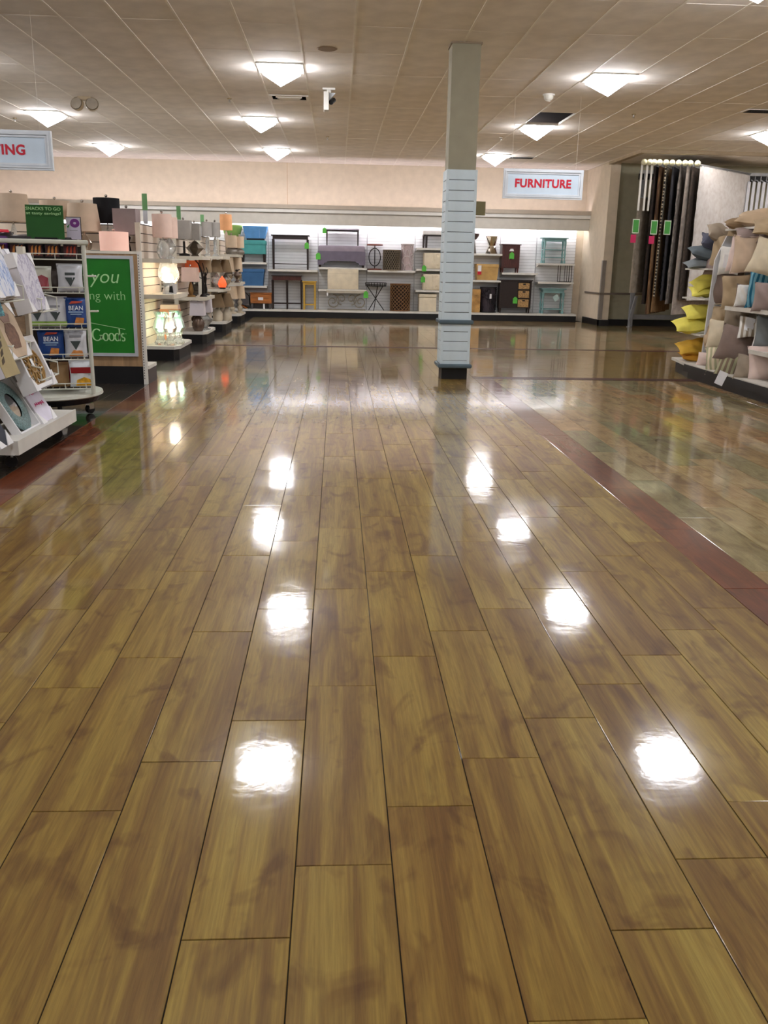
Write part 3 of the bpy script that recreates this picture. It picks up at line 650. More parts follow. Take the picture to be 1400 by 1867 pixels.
d = obj('drawer', B(-.2, .2, -.182, -.17, .45, .66), M_mahog, t); obj('handle_card', MB().prism([(-.05, .54), (.07, .54), (.05, .6), (-.02, .6)], -.19, -.184), M_paper, d); legs(t, (-.2, .2), (-.14, .12), 0, .12, .022, M_mahog, .7)
hang_tag(.02, -.19, .43, '', .12, par=t)['label'] = 'green hang tag'
t = fthing('basket_cabinet', 'black cabinet with three wicker drawers on the deck', 'cabinet', 4.675, .203)
obj('body', MB().box(-.42, .06, -.17, .15, .12, .82).box(.06, .42, .13, .15, .12, .82).box(.38, .42, -.17, .13, .12, .82).box(.06, .38, -.17, .13, .12, .15).box(.06, .38, -.17, .13, .37, .39).box(.06, .38, -.17, .13, .59, .61).box(.06, .38, -.17, .13, .79, .82), M_espresso, t)
obj('top', B(-.445, .445, -.2, .18, .82, .845, b=.004), M_espresso, t); obj('door', B(-.39, .03, -.182, -.17, .16, .78), M_espresso, t); legs(t, (-.38, .38), (-.14, .12), 0, .12, .024, M_espresso, .6)
M_wick = pm('wicker', (182, 146, 98), .8, var=.3, scale=40, bump=.6, bscale=90)
for z0, z1 in ((.155, .355), (.395, .575), (.615, .77)):
    d = obj('drawer', B(.075, .365, -.18, .1, z0, z1, b=.008), M_wick, t); obj('handle', B(.19, .26, -.186, -.178, z1-.05, z1-.015), M_black, d)
hang_tag(-.0, -.19, .33, '', .12, par=t)['label'] = 'green hang tag'
# turquoise pair
def spindle(z0, h, r): return [(0, z0), (r, z0), (r, z0+.1*h), (r*.5, z0+.16*h), (r*.95, z0+.4*h), (r*.5, z0+.62*h), (r*.9, z0+.8*h), (r, z0+.86*h), (r, z0+h), (0, z0+h)]
t = fthing('tiered_table', 'turquoise tiered side table with turned legs on the upper shelf', 'table', 5.65, 1.483)
obj('top', B(-.34, .34, -.19, .17, .62, .645, b=.004), M_turq, t); obj('apron', B(-.29, .29, -.15, .13, .55, .62), M_turq, t)
for z in (.14, .33): obj('tier_shelf', B(-.29, .29, -.15, .13, z, z+.025), M_turq, t)
for x in (-.27, .27):
    for y in (-.14, .12): obj('leg', MB().lathe(spindle(0, .56, .03), 10, (x, y, 0)), M_turq, t, True)
t = fthing('side_table', 'pale turquoise side table with turned legs on the right end deck', 'table', 5.695, .203)
obj('top', B(-.33, .33, -.19, .17, .62, .645, b=.004), M_turq, t); obj('apron', B(-.28, .28, -.15, .13, .53, .62), M_turq, t); obj('tier_shelf', B(-.27, .27, -.15, .13, .1, .125), M_turq, t)
for x in (-.27, .27):
    for y in (-.14, .12): obj('leg', MB().lathe(spindle(0, .54, .032), 10, (x, y, 0)), M_turq, t, True)
obj('hang_tag', MB().prism([(-.1, 0), (0, .1), (.1, 0), (0, -.1)], -.003, .003), pm('pale tag', (180, 206, 204), .6), t, loc=(.06, -.2, .41), rot=(0, .15, 0))
t = fthing('wire_table', 'small iron wire end table with a white top at the shelf end', 'table', 5.975, 1.013, 23.62)
obj('top', B(-.16, .16, -.13, .13, .44, .47, b=.004), M_white, t); m = MB()
for x in (-.15, .15):
    for y in (-.12, .12): obj('leg', MB().tube([(x, y, .005), (x, y, .44)], .009, 6), M_iron, t)
for x in (-.03, .03): obj('bar', MB().tube([(x, -.12, .005), (x, -.12, .44)], .007, 6), M_iron, t)
obj('foot_rail', MB().tube([(-.15,-.12,.01),(.15,-.12,.01),(.15,.12,.01),(-.15,.12,.01)], .009, 6, True), M_iron, t)

# ------------------------------------------------------------------ lamp shelves on the left
M_end = pm('cream slatwall', (222, 208, 192), .6, var=.03)
M_endg = pm('cream slat groove', (66, 54, 46), .8)
M_shelf = pm('off-white shelf', (222, 216, 200), .5, var=.03)
slat_e = B(-.008, 0, -.62, .62, 0, .107, b=.002).mesh('slat'); slat_e.materials.append(M_end)
def end_cap(cy, label, shelves):
    """a shelf unit at the end of a gondola: its slatwall faces +x, the shelves stick out over the aisle"""
    t = thing('end_cap_shelf', label, 'shelf unit', (-2.70, cy, 0), group='lamp end caps')
    obj('core', B(-.05, -.008, -.63, .63, .13, 1.85), M_endg, t)
    for k in range(14): obj('slat', slat_e, None, t, loc=(0, 0, .2+.1175*k))
    for s in (-1, 1): obj('upright', B(-.055, .012, s*.645-.017, s*.645+.017, 0, 1.86), M_shelf, t)
    for s, d in shelves:
        b = obj('shelf', MB().box(.0, d, -.60, .60, s-.02, s).box(d, d+.014, -.60, .60, s-.055, s+.004).box(0, d, -.614, -.60, s-.055, s+.002).box(0, d, .60, .614, s-.055, s+.002), M_shelf, t)
    obj('deck', MB().prism([(.0, -.64), (.40, -.64), (.46, -.5), (.46, .5), (.40, .64), (0, .64)], .155, .2, 'z'), M_white, t)
    obj('plinth', MB().prism([(.0, -.63), (.385, -.63), (.44, -.49), (.44, .49), (.385, .63), (0, .63)], 0, .155, 'z'), M_black, t)
    return t
CY = [13.33, 16.06, 18.76, 21.58]
end_cap(CY[0], 'nearest lamp end cap with glass lamps on cream slatwall', [(.905, .40), (1.39, .40)])
end_cap(CY[1], 'second lamp end cap holding the dark tree lamp and grey shades', [(.775, .44), (1.445, .42)])
end_cap(CY[2], 'third lamp end cap holding the glowing salt lamp', [(.84, .42), (1.47, .42)])
end_cap(CY[3], 'furthest lamp end cap holding cream drum shades near the back wall', [(.905, .44), (1.53, .40)])
for i, (cy, lab) in enumerate(zip(CY, ('long lamp gondola behind the nearest end cap and the green sign', 'long lamp gondola behind the second lamp end cap', 'long lamp gondola behind the third lamp end cap', 'long lamp gondola behind the furthest lamp end cap'))):
    t = thing('lamp_gondola', lab, 'shelf unit', (-2.77, cy, 0), group='lamp gondolas')
    obj('core', B(-5.2, 0, -.02, .02, 0, 1.85), M_endg, t)
    m = MB()
    for k in range(14):
        for s in (-1, 1): m.box(-5.2, -.02, s*.024-.006, s*.024+.006, .2+.1175*k, .2+.1175*k+.107)
    o = obj('slat_panel', m, M_end, t); o['kind'] = 'stuff'
    for s in (-1, 1):
        obj('shelf', B(-5.2, -.05, min(s*.03, s*.60), max(s*.03, s*.60), 1.37, 1.395), M_shelf, t)
        obj('shelf', B(-5.2, -.05, min(s*.03, s*.64), max(s*.03, s*.64), .93, .955), M_shelf, t)
    if not i:
        obj('pull_out_shelf', B(-1.2, -.06, -.96, -.64, .935, .955), M_shelf, t)
    obj('deck', B(-5.2, -.03, -.62, .62, .155, .2), M_white, t); obj('plinth', B(-5.2, -.03, -.6, .6, 0, .155), M_black, t)

# table lamps -------------------------------------------------------
def shade_mat(name, col, glow=0, gcol=None): return pm(name, col, .9, var=.05, bump=.15, bscale=350, emit=glow, ecol=gcol)
def lamp(label, x, y, z, base, bmat, zs, h, rb, rt, smat, sides=28, sx=1, sy=1, rz=0, finial=True, group='table lamps', smooth=True, bn=20):
    """z: what it stands on; zs: bottom of the shade above that; base: lathe profile (r, z)"""
    t = thing('table_lamp', label, 'lamp', (x, y, z), rz, group)
    if base: obj('base', MB().lathe(base, bn), bmat, t, smooth)
    bt = max(q for r, q in base) if base else 0
    obj('stem', MB().cyl(0, 0, bt-.01, zs+h*.45, .008, 8).sph(0, 0, zs+h*.45, .024, 10, 8), M_chrome, t)
    rot = pi/4 if sides == 4 else 0; k = math.sqrt(2) if sides == 4 else 1
    obj('lamp_shade', MB().lathe([(rb*k, zs), (rt*k, zs+h), (rt*k-.004, zs+h), (rb*k-.004, zs)], sides, sx=sx, sy=sy, rot=rot), smat, t, sides > 4)
    sp = MB()
    for a in (0, 2*pi/3, 4*pi/3): sp.tube([(0, 0, zs+h-.015), (rt*.97*cos(a)*sx, rt*.97*sin(a)*sy, zs+h-.015)], .003, 4)
    obj('spider', sp.cyl(0, 0, zs+h*.45, zs+h, .004, 6), M_chrome, t)
    if finial: obj('finial', MB().cyl(0, 0, zs+h-.015, zs+h+.015, .006, 8).sph(0, 0, zs+h+.032, .02, 10, 8), M_chrome, t)
    return t
S_beige = shade_mat('beige linen shade', (206, 184, 160)); S_black = shade_mat('black shade', (18, 18, 22)); S_grey = shade_mat('lavender grey shade', (156, 142, 142))
S_pink = shade_mat('lit pink shade', (236, 200, 186), .28, (255, 196, 176)); S_greyc = shade_mat('cool grey shade', (170, 166, 160)); S_white = shade_mat('white shade', (222, 216, 222))
S_blush = shade_mat('blush linen shade', (224, 198, 184), .05, (255, 200, 180)); S_tan = shade_mat('tan shade', (164, 144, 116)); S_brown = shade_mat('brown bell shade', (120, 100, 74)); S_cream = shade_mat('cream shade', (220, 198, 170))
S_or = shade_mat('apricot shade', (226, 168, 122), .12, (255, 180, 120)); S_orange = shade_mat('lit terracotta shade', (206, 120, 84), .12, (255, 110, 60))
G_clear = pm('clear cut glass', (232, 236, 236), .08, trans=.85, ior=1.45, bump=.4, bscale=60, var=.02); G_teal = pm('teal glass', (186, 230, 218), .08, trans=.7, ior=1.45, bump=.4, bscale=50)
G_merc = pm('mercury glass', (206, 196, 184), .2, metal=.8, bump=.3, bscale=60); C_ivory = pm('ivory ceramic', (206, 194, 172), .4); C_grey = pm('grey ceramic', (120, 114, 104), .5, var=.2)
BULB = pm('warm bulb', (255, 240, 220), .5, emit=30, ecol=(255, 232, 205), var=0)
vase = [(0, 0), (.07, 0), (.07, .02), (.03, .04), (.09, .12), (.1, .18), (.05, .26), (.02, .29), (.02, .34)]
orb = [(0, 0), (.08, 0), (.08, .02), (.03, .04), (.11, .14), (.11, .18), (.03, .27), (.02, .30)]
stick = [(0, 0), (.07, 0), (.07, .02), (.02, .04), (.03, .1), (.015, .2), (.025, .3), (.012, .4)]
# gondola behind the green sign
gz = 1.397
lamp('big beige tapered lamp shade at the left edge, glass baluster base', -4.45, 12.90, gz, [(0, 0), (.06, 0), (.06, .02), (.02, .04), (.05, .12), (.05, .2), (.02, .26), (.04, .33), (.015, .42)], G_clear, .445, .36, .25, .205, S_beige)
lamp('wide beige drum lamp behind the snack sign', -3.92, 13.06, gz, orb, C_ivory, .50, .24, .205, .20, S_beige)
lamp('broad beige tapered lamp right of the flower sign', -3.475, 12.80, gz, vase, G_merc, .33, .365, .235, .19, S_beige)
lamp('black drum lamp shade on a glass baluster base', -3.22, 13.09, gz, stick, G_clear, .46, .33, .178, .178, S_black)
lamp('lavender grey square lamp shade next to the black one', -2.90, 12.86, gz, [(0, 0), (.06, 0), (.06, .02), (.05, .03), (.02, .2), (.04, .27), (.012, .3)], M_iron, .30, .34, .155, .155, S_grey, 4)
lamp('glowing pink drum lamp on the shelf just above the green sign', -3.01, 12.53, .957, orb, G_clear, .52, .25, .19, .19, S_pink)
# nearest end cap
e1 = CY[0]
lamp('pink drum lamp on a cut-glass body, top shelf of the nearest end cap', -2.45, 13.0, 1.393, [(0, 0), (.05, 0), (.07, .03), (.09, .09), (.085, .15), (.05, .23), (.03, .26)], G_clear, .285, .31, .135, .135, S_blush)
lamp('second blush drum lamp behind the pink one on the nearest end cap', -2.47, 13.6, 1.393, vase, G_clear, .29, .29, .13, .13, S_blush)
def glass_lamp(label, x, y, z, prof, mat, bulb_z, r=.045, br=1):
    t = thing('glass_lamp', label, 'lamp', (x, y, z), group='lit glass lamps')
    obj('glass_body', MB().lathe(prof, 24), mat, t, True)
    b = obj('bulb', MB().sph(0, 0, bulb_z, r*1.15, 12, 8), BULB, t)
    obj('socket', MB().cyl(0, 0, bulb_z-r-.06, bulb_z-r+.005, .018, 10).cyl(0, 0, max(.0, min(q for _, q in prof)), bulb_z-r-.06, .006, 6), M_chrome, t)
    return t
hur = lambda s=1: [(.05*s, .17*s), (.1*s, .19*s), (.135*s, .25*s), (.13*s, .33*s), (.10*s, .42*s), (.11*s, .47*s)]
t = glass_lamp('brightly lit clear hurricane lamp, middle shelf of the nearest end cap', -2.40, 12.98, .908, hur(1), G_clear, .235)
obj('base', MB().lathe([(0, 0), (.085, 0), (.08, .05), (.06, .10), (.085, .16), (.05, .175), (0, .175)], 10), pm('grey crystal', (196, 202, 208), .2, trans=.5), t)
o = obj('hang_tag', MB().prism([(0, 0), (.07, -.02), (.08, .12), (.02, .13)], -.003, .003), M_paper, t, loc=(.06, -.10, .02)); obj('card', MB().prism([(0, 0), (.06, -.01), (.05, .09), (.01, .08)], -.003, .003), M_black, t, loc=(.03, -.12, .03))
t = glass_lamp('second clear hurricane lamp behind the lit one on the middle shelf', -2.44, 13.45, .908, hur(.9), G_clear, .22); obj('base', MB().lathe([(0, 0), (.08, 0), (.05, .06), (.08, .15), (0, .155)], 10), C_ivory, t)
for (x, y, mat, lab) in ((-2.53, 12.92, G_teal, 'teal glass globe lamp, left one on the nearest end cap deck'), (-2.38, 12.86, G_clear, 'clear glass globe lamp between the two teal ones on the deck'), (-2.30, 13.04, G_teal, 'teal glass globe lamp, right one on the nearest end cap deck'), (-2.40, 13.35, G_teal, 'teal glass globe lamp at the back of the nearest end cap deck')):
    t = glass_lamp(lab, x, y, .203, [(.03, .17), (.07, .18), (.105, .24), (.085, .33), (.06, .39), (.085, .46)], mat, .24, .055)
    obj('base', MB().lathe([(0, 0), (.08, 0), (.09, .03), (.06, .08), (.05, .13), (.075, .17), (0, .175)], 9), G_clear, t)
t = thing('tray_box', 'small blush box on a copper stand under the nearest middle shelf', 'box', (-2.50, 13.6, .203)); obj('stand', B(-.14, .14, -.1, .1, .0, .47), pm('copper board', (196, 128, 92), .5), t); obj('box', B(-.13, .13, -.09, .09, .47, .53), S_blush, t)
# second end cap
lamp('cool grey rectangular shade on a dark faceted base, second end cap', -2.59, 15.62, 1.448, [(0, 0), (.09, 0), (.09, .03), (.02, .05), (.02, .24)], M_iron, .27, .30, .125, .125, S_greyc, 4)
t = lamp('cool grey square shade in front on the second end cap', -2.44, 15.80, 1.448, [(0, 0), (.07, 0), (.05, .03), (.15, .13), (.05, .23), (.02, .25)], pm('bronze facets', (96, 84, 70), .4, metal=.6), .265, .27, .10, .10, S_greyc, 4, smooth=False, bn=6)
lamp('terracotta lit shade at the back of the second end cap', -2.55, 16.1, .778, stick, M_iron, .40, .2, .13, .11, S_orange, finial=False)
lamp('square blush shade on gold wire base, second end cap middle shelf', -2.50, 15.58, .778, [(0, 0), (.08, 0), (.08, .02), (.03, .04), (.05, .1), (.03, .2), (.012, .25)], pm('brushed gold', (150, 116, 70), .4, metal=.7), .25, .235, .135, .125, S_blush, 4)
lamp('tan drum shade behind the tree lamp on the second end cap', -2.37, 16.42, .778, stick, M_iron, .40, .24, .12, .11, S_tan)
t = thing('tree_lamp', 'dark branching candelabra on the second end cap middle shelf', 'candelabra', (-2.31, 15.72, .778)); m = MB()
m.tube([(0, 0, .02), (0, 0, .3), (-.02, 0, .42), (-.07, 0, .55), (-.12, .0, .60)], [.03, .022, .016, .012, .008], 8); obj('trunk', m, M_iron, t, True)
for pts in ([(0, 0, .32), (.06, 0, .36), (.085, 0, .43), (.06, 0, .49)], [(0, 0, .30), (-.06, .02, .32), (-.12, .03, .40)], [(0, 0, .36), (.02, .05, .45), (-.01, .07, .56)]): obj('branch', MB().tube(pts, .009, 6), M_iron, t, True)
obj('foot', MB().lathe([(0, 0), (.07, 0), (.05, .03), (.02, .06), (0, .06)], 14), M_iron, t, True)
lamp('white square shade lamp on the second end cap deck', -2.40, 15.60, .203, [(0, 0), (.07, 0), (.1, .06), (.11, .13), (.07, .22), (.02, .27)], pm('brown mercury globe', (110, 92, 80), .25, metal=.5), .265, .24, .125, .11, S_white, 4)
lamp('white square shade lamp behind, second end cap deck', -2.33, 16.0, .203, orb, G_clear, .30, .22, .115, .105, S_white, 4)
lamp('smoky globe lamp with a white shade at the back of the second deck', -2.52, 16.3, .203, orb, pm('brown mercury globe', (110, 92, 80), .25, metal=.5), .30, .22, .115, .105, S_white)
# third end cap
for x, y, lab in ((-2.60, 18.45, 'grey drum shade on a crystal column, left one of the third end cap'), (-2.46, 18.6, 'grey drum shade on a crystal column, right one of the third end cap'), (-2.52, 19.0, 'grey drum shade on a crystal column at the back of the third end cap')):
    lamp(lab, x, y, 1.473, [(0, 0), (.06, 0), (.06, .02), (.03, .05), (.045, .12), (.025, .2), (.04, .28), (.012, .36)], G_clear, .375, .27, .105, .105, S_greyc)
for x, y, z, lab, bm in ((-2.42, 18.32, .843, 'brown bell shade lamp behind the salt lamp, left', G_clear), (-2.29, 18.75, .843, 'brown bell shade lamp behind the salt lamp, right', G_merc)):
    lamp(lab, x, y, z, orb, bm, .315, .245, .135, .075, S_brown)
for x, y, lab in ((-2.42, 18.32, 'brown bell shade on an ivory jar, left on the third deck'), (-2.27, 18.6, 'brown bell shade on an ivory jar, right on the third deck'), (-2.42, 19.05, 'brown bell shade on an ivory jar at the back of the third deck')):
    lamp(lab, x, y, .203, [(0, 0), (.08, 0), (.1, .05), (.1, .16), (.05, .22), (.03, .28)], C_ivory, .275, .265, .155, .08, S_brown)
t = thing('salt_lamp', 'glowing orange salt crystal lamp on the third end cap', 'lamp', (-2.295, 18.2, .843)); obj('wood_base', MB().cyl(0, 0, 0, .03, .06, 16), M_espresso, t)
obj('crystal', MB().lathe([(0, .03), (.065, .03), (.088, .09), (.07, .15), (.035, .21), (0, .255)], 9), pm('salt crystal', (240, 100, 60), .6, emit=.8, ecol=(255, 84, 40), var=.2, scale=14), t, True)
# furthest end cap
lamp('apricot drum shade on a thin stand, furthest end cap', -2.55, 21.2, 1.533, [(0, 0), (.06, 0), (.06, .02), (.02, .04), (.03, .3), (.05, .4), (.015, .5)], C_ivory, .53, .34, .145, .135, S_or)
lamp('cream drum shade on a grey ceramic urn, left on the furthest end cap', -2.43, 21.15, 1.533, [(0, 0), (.12, 0), (.14, .06), (.1, .12), (.02, .145)], C_grey, .145, .27, .12, .12, S_cream)
lamp('cream drum shade on a grey ceramic urn, right on the furthest end cap', -2.31, 21.72, 1.533, [(0, 0), (.1, 0), (.12, .06), (.08, .12), (.02, .145)], C_grey, .15, .26, .11, .11, S_cream)
for x, y, lab in ((-2.49, 21.05, 'cream tapered shade left of the hourglass figure'), (-2.34, 21.45, 'cream tapered shade behind the hourglass figure')):
    lamp(lab, x, y, .908, vase, G_merc, .235, .32, .12, .10, S_cream, finial=False)
t = thing('figurine', 'bronze hourglass figurine on the furthest end cap', 'figurine', (-2.31, 21.03, .908)); obj('body', MB().lathe([(0, 0), (.07, 0), (.03, .05), (.02, .08), (.08, .16), (.05, .22), (.02, .25), (0, .25)], 12), pm('bronze', (112, 96, 86), .4, metal=.5), t, True); obj('bird', MB().sph(0, 0, .27, .04, 10, 6, .6).tube([(0, 0, .28), (.07, 0, .29)], .012, 6), M_iron, t)
for x, y, lab in ((-2.44, 21.05, 'cream shade on a carved ivory base, left on the furthest deck'), (-2.30, 21.4, 'cream shade on a carved ivory base, right on the furthest deck')):
    lamp(lab, x, y, .203, [(0, 0), (.1, 0), (.1, .03), (.04, .05), (.07, .12), (.03, .18), (.06, .25), (.02, .33)], C_ivory, .335, .285, .135, .11, S_cream, finial=False)
# tall green category flags clipped on the gondola ends
for cy, lab in zip(CY[:3], ('green paddle flag above the nearest lamp end cap', 'green paddle flag above the second lamp end cap', 'green paddle flag above the third lamp end cap')):
    t = thing('shelf_flag', lab, 'sign', (-2.70, cy-.2, 1.862), group='green paddle flags')
    obj('holder', MB().box(-.03, .03, -.004, .004, .0, .18), M_whitecool, t); obj('card', B(-.035, .035, -.006, .006, .18, .40), pm('sage green card', (118, 170, 112), .6), t)

# ------------------------------------------------------------------ green thank-you panel
M_lam = pm('oak laminate', (166, 134, 98), .5, var=.16, scale=3, stretch=(9, 9, .8))
t = thing('sign_panel', 'oak laminate gondola back with a framed green thank-you sign', 'sign', (-2.55, 10.20, 0))
obj('panel', B(-.95, .345, -.02, .02, .2, 1.43), M_lam, t); obj('plinth', B(-.95, .345, -.02, .45, 0, .2), M_black, t); obj('top_rail', B(-.95, .345, -.03, .03, 1.43, 1.46), M_shelf, t)
up = obj('upright', B(.345, .385, -.03, .03, 0, 1.46), M_white, t)
m = MB()
for k in range(46): m.box(.352, .36, -.0315, -.03, .06+.03*k, .074+.03*k)
o = obj('slot', m, M_dark, up); o['kind'] = 'stuff'
obj('deck', B(.06, .40, .03, .46, .165, .205), M_white, t); obj('kick', B(.385, .395, .03, .46, 0, .165), pm('grey kick', (92, 84, 80), .6), t)
obj('sign_face', B(-.91, .265, -.036, -.028, .34, 1.385), M_green, t)
obj('sign_frame', MB().box(-.94, .3, -.046, -.02, 1.375, 1.41).box(-.94, .3, -.046, -.02, .315, .35).box(.265, .3, -.046, -.02, .35, 1.375).box(-.94, -.905, -.046, -.02, .35, 1.375), pm('silver frame', (196, 200, 206), .4, metal=.2), t)
text('lettering', 'Thank you', -.74, -.038, 1.07, M_prt, t, width=.88, height=.19, shear=.22, bold=-.006)
text('lettering', 'for starting with', -.69, -.038, .905, M_prt, t, width=.88, height=.125, bold=-.014)
def stroke(mb, pts, wmin, wmax, y=-.038):
    n = len(pts); L_ = []; R_ = []
    for i in range(n):
        a = Vector(pts[max(0, i-1)]); b = Vector(pts[min(n-1, i+1)]); d = (b-a).normalized()
        w = (wmin+(wmax-wmin)*abs(d.y)**1.5)/2; nr = Vector((-d.y, d.x))
        p = Vector(pts[i]); L_.append(p+nr*w); R_.append(p-nr*w)
    vs = [(p.x, y, p.y) for p in L_]+[(p.x, y, p.y) for p in R_]
    mb.add(vs, [(i, i+1, n+i+1, n+i) for i in range(n-1)])
def arc(cx, cz, rx, rz, a0, a1, n=22): return [(cx+rx*cos(R(a0+(a1-a0)*i/n)), cz+rz*sin(R(a0+(a1-a0)*i/n))) for i in range(n+1)]
g = MB(); x = -.30; z0 = .50
stroke(g, arc(x, z0+.06, .062, .062, 45, 350), .009, .026); stroke(g, [(x+.062, z0+.045), (x+.062, z0+.01)], .008, .024); stroke(g, [(x+.035, z0+.055), (x+.085, z0+.055)], .006, .012)
for k in (1, 2): stroke(g, arc(x+.062+.082*k-.03+.006, z0+.037, .034, .04, 0, 360), .007, .023)
xd = x+.062+.082*3-.025; stroke(g, arc(xd, z0+.037, .032, .04, 0, 360), .007, .022); stroke(g, [(xd+.034, z0-.003), (xd+.034, z0+.125)], .008, .020); stroke(g, [(xd+.018, z0+.122), (xd+.036, z0+.126)], .006, .01)
xs = xd+.082; stroke(g, arc(xs, z0+.056, .02, .02, 40, 270)+arc(xs, z0+.016, .021, .02, 90, -140)[1:], .009, .018)
stroke(g, arc(xs+.04, z0+.075, .006, .006, 0, 360, 10), .002, .002)
gx = [v[0] for v in g.v]; gk = .385/(max(gx)-min(gx)); g0 = min(gx)
g.v = [(-.205+(v[0]-g0)*gk, v[1], .49+(v[2]-z0)*1.02) for v in g.v]
obj('lettering', g, M_prt, t)
obj('ruled_line', MB().add([(-.42, -.0385, .715), (.17, -.0385, .612), (.17, -.0385, .618), (-.42, -.0385, .721)], [(0, 1, 2, 3)]), M_prt, t)

# ------------------------------------------------------------------ rolling snack rack
M_wire = pm('white wire', (214, 216, 204), .45, var=.03)
sx, sy, sr = -2.575, 7.94, .27
def on_rack(x, y): return sx+x*cos(sr)-y*sin(sr), sy+x*sin(sr)+y*cos(sr)
t = thing('snack_rack', 'white rolling wire rack of snack bags on a round base', 'rack', (sx, sy, 0), sr)
obj('back_panel', B(-.37, .37, -.012, .0, .25, 1.47), pm('brown divider', (58, 48, 42), .7), t)
obj('base_disc', MB().lathe([(0, .2), (.46, .2), (.475, .21), (.47, .235), (0, .245)], 36), M_wire, t, True)
obj('skirt', MB().lathe([(0, .15), (.43, .15), (.46, .2), (0, .2)], 36), M_black, t)
for a in (.35, 1.9, 3.5, 5.0):
    c = obj('caster', MB().tube([(.36*cos(a), .36*sin(a), .15), (.36*cos(a), .36*sin(a), .10)], .02, 8), M_black, t)
    obj('wheel', MB().cyl(0, 0, -.018, .018, .042, 14), M_black, c, loc=(.36*cos(a)+.01, .36*sin(a)-.02, .045), rot=(R(90), 0, R(40)))
    obj('fork', MB().prism([(-.03, .045), (.03, .045), (.02, .10), (-.02, .10)], -.028, .028), M_chrome, c, loc=(.36*cos(a)+.01, .36*sin(a)-.02, 0), rz=R(40))
px, py = .39, .30
for i, x in enumerate((-px, px)):
    for y in (-py, py): obj('post', MB().tube([(x, y, .235), (x, y, 1.49)], .017, 8), M_wire, t, True)
obj('top_ring', MB().tube([(-px-.03, -py-.02, 1.5), (px+.03, -py-.02, 1.5), (px+.03, py+.02, 1.5), (-px-.03, py+.02, 1.5)], .018, 8, True), M_wire, t, True)
for z in (1.23, .94): obj('side_peg', MB().tube([(px, -py, z), (px+.08, -py, z), (px+.08, -py+.03, z)], .009, 6), M_wire, t, True)
SHZ = [1.36, 1.09, .79, .535, .285]
def wire_shelf(z):
    s = obj('wire_shelf', MB().tube([(-px, -py, z), (px, -py, z), (px, py, z), (-px, py, z)], .006, 6, True), M_wire, t)
    m = MB()
    for k in range(1, 14): m.tube([(-px+.78*k/14, -py, z), (-px+.78*k/14, py, z)], .0035, 5)
    o = obj('floor_wire', m, M_wire, s); o['kind'] = 'stuff'
    obj('fence_wire', MB().tube([(-px, -py, z+.045), (px, -py, z+.045)], .005, 6), M_wire, s)
    for k in range(5): obj('fence_post', MB().tube([(-px+.04+.17*k, -py, z), (-px+.04+.17*k, -py, z+.045)], .0035, 5), M_wire, s)
for z in SHZ: wire_shelf(z)
# header cards on top
c = thing('header_card', 'green card reading SNACKS TO GO at tasty savings on the snack rack', 'sign', on_rack(.115, -.22)+(1.525,), sr*.3)
obj('card', B(-.165, .135, -.004, .004, .0, .265), pm('deep green card', (34, 96, 34), .6), c, rot=(R(-3), 0, 0)); obj('foot', B(-.1, .08, -.02, .03, -.004, .01), M_black, c)
text('lettering', 'SNACKS TO GO', -.153, -.0215, .222, M_prt, c, width=.275, height=.025, bold=.012); text('lettering', 'at tasty savings!', -.153, -.0205, .182, M_prt, c, width=.275, height=.028, bold=.01)
c = thing('flower_card', 'small card with a purple flower beside the green header card', 'sign', on_rack(.325, -.20)+(1.525,), sr*.3)
obj('card', B(-.06, .055, -.003, .003, 0, .175), pm('lilac white card', (206, 202, 220), .7), c); obj('edge', MB().box(.055, .06, -.004, .004, 0, .175).box(-.06, .06, -.004, .004, .175, .18), M_dark, c)
for k in range(3): obj('petal', MB().tube([((.035-.009*k)*cos(a)+.01, -.005, .13+(.032-.009*k)*sin(a)) for a in [2*pi*i/14 for i in range(14)]], .0045, 4, True), pm('purple print', (136, 72, 150), .7), c)
obj('leaf', MB().prism([(-.055, .1), (-.03, .125), (-.045, .09)], -.005, -.003), M_green, c); obj('printed_line', B(-.035, .03, -.005, -.003, .07, .075), pm('grey print', (150, 150, 160), .7), c)
M_bagk = pm('black foil bag', (34, 28, 32), .3, bump=.4, bscale=25); M_bagw = pm('silver white bag', (206, 208, 214), .35, bump=.5, bscale=22); M_bagb = pm('blue foil bag', (26, 66, 134), .35, bump=.5, bscale=22)
M_bagr = pm('deep red foil bag', (140, 18, 36), .35, bump=.6, bscale=18); M_kraft = pm('kraft bag', (150, 118, 78), .6, bump=.3, bscale=30); M_clearb = pm('crinkled clear film', (204, 204, 190), .25, bump=.6, bscale=18)
M_purpleb = pm('purple foil bag', (86, 44, 110), .35, bump=.5, bscale=22); M_dkg = pm('dark grey green print', (56, 66, 64), .6); M_chip = pm('chip print', (206, 132, 60), .6, var=.15, scale=30); M_ltw = pm('white print', (232, 238, 244), .6); M_gold = pm('golden chips print', (220, 166, 40), .6, var=.2, scale=30); M_lime = pm('lime print', (130, 164, 60), .6)
def bag_mesh(w, h, d, seed=0):
    rr = random.Random(seed); N = 10; K = 12; m = MB()
    for s in (-1, 1):
        vs = []
        for j in range(K+1):
            for i in range(N+1):
                u = 2*i/N-1; v = 2*j/K-1
                e = max(0, (1-abs(u)**2.6))**.6*max(0, (1-abs(v)**5))**.8
                wv = w/2*(1-.07*(1-abs(v)**2))
                vs.append((u*wv, s*d/2*e*(1+.12*sin(5*u+seed)*cos(4*v+seed*2))+rr.uniform(-.002, .002)*(e > .05), h*(v+1)/2))
        fs = [(j*(N+1)+i, j*(N+1)+i+1, (j+1)*(N+1)+i+1, (j+1)*(N+1)+i) for j in range(K) for i in range(N)]
        m.add(vs, fs)
    return m
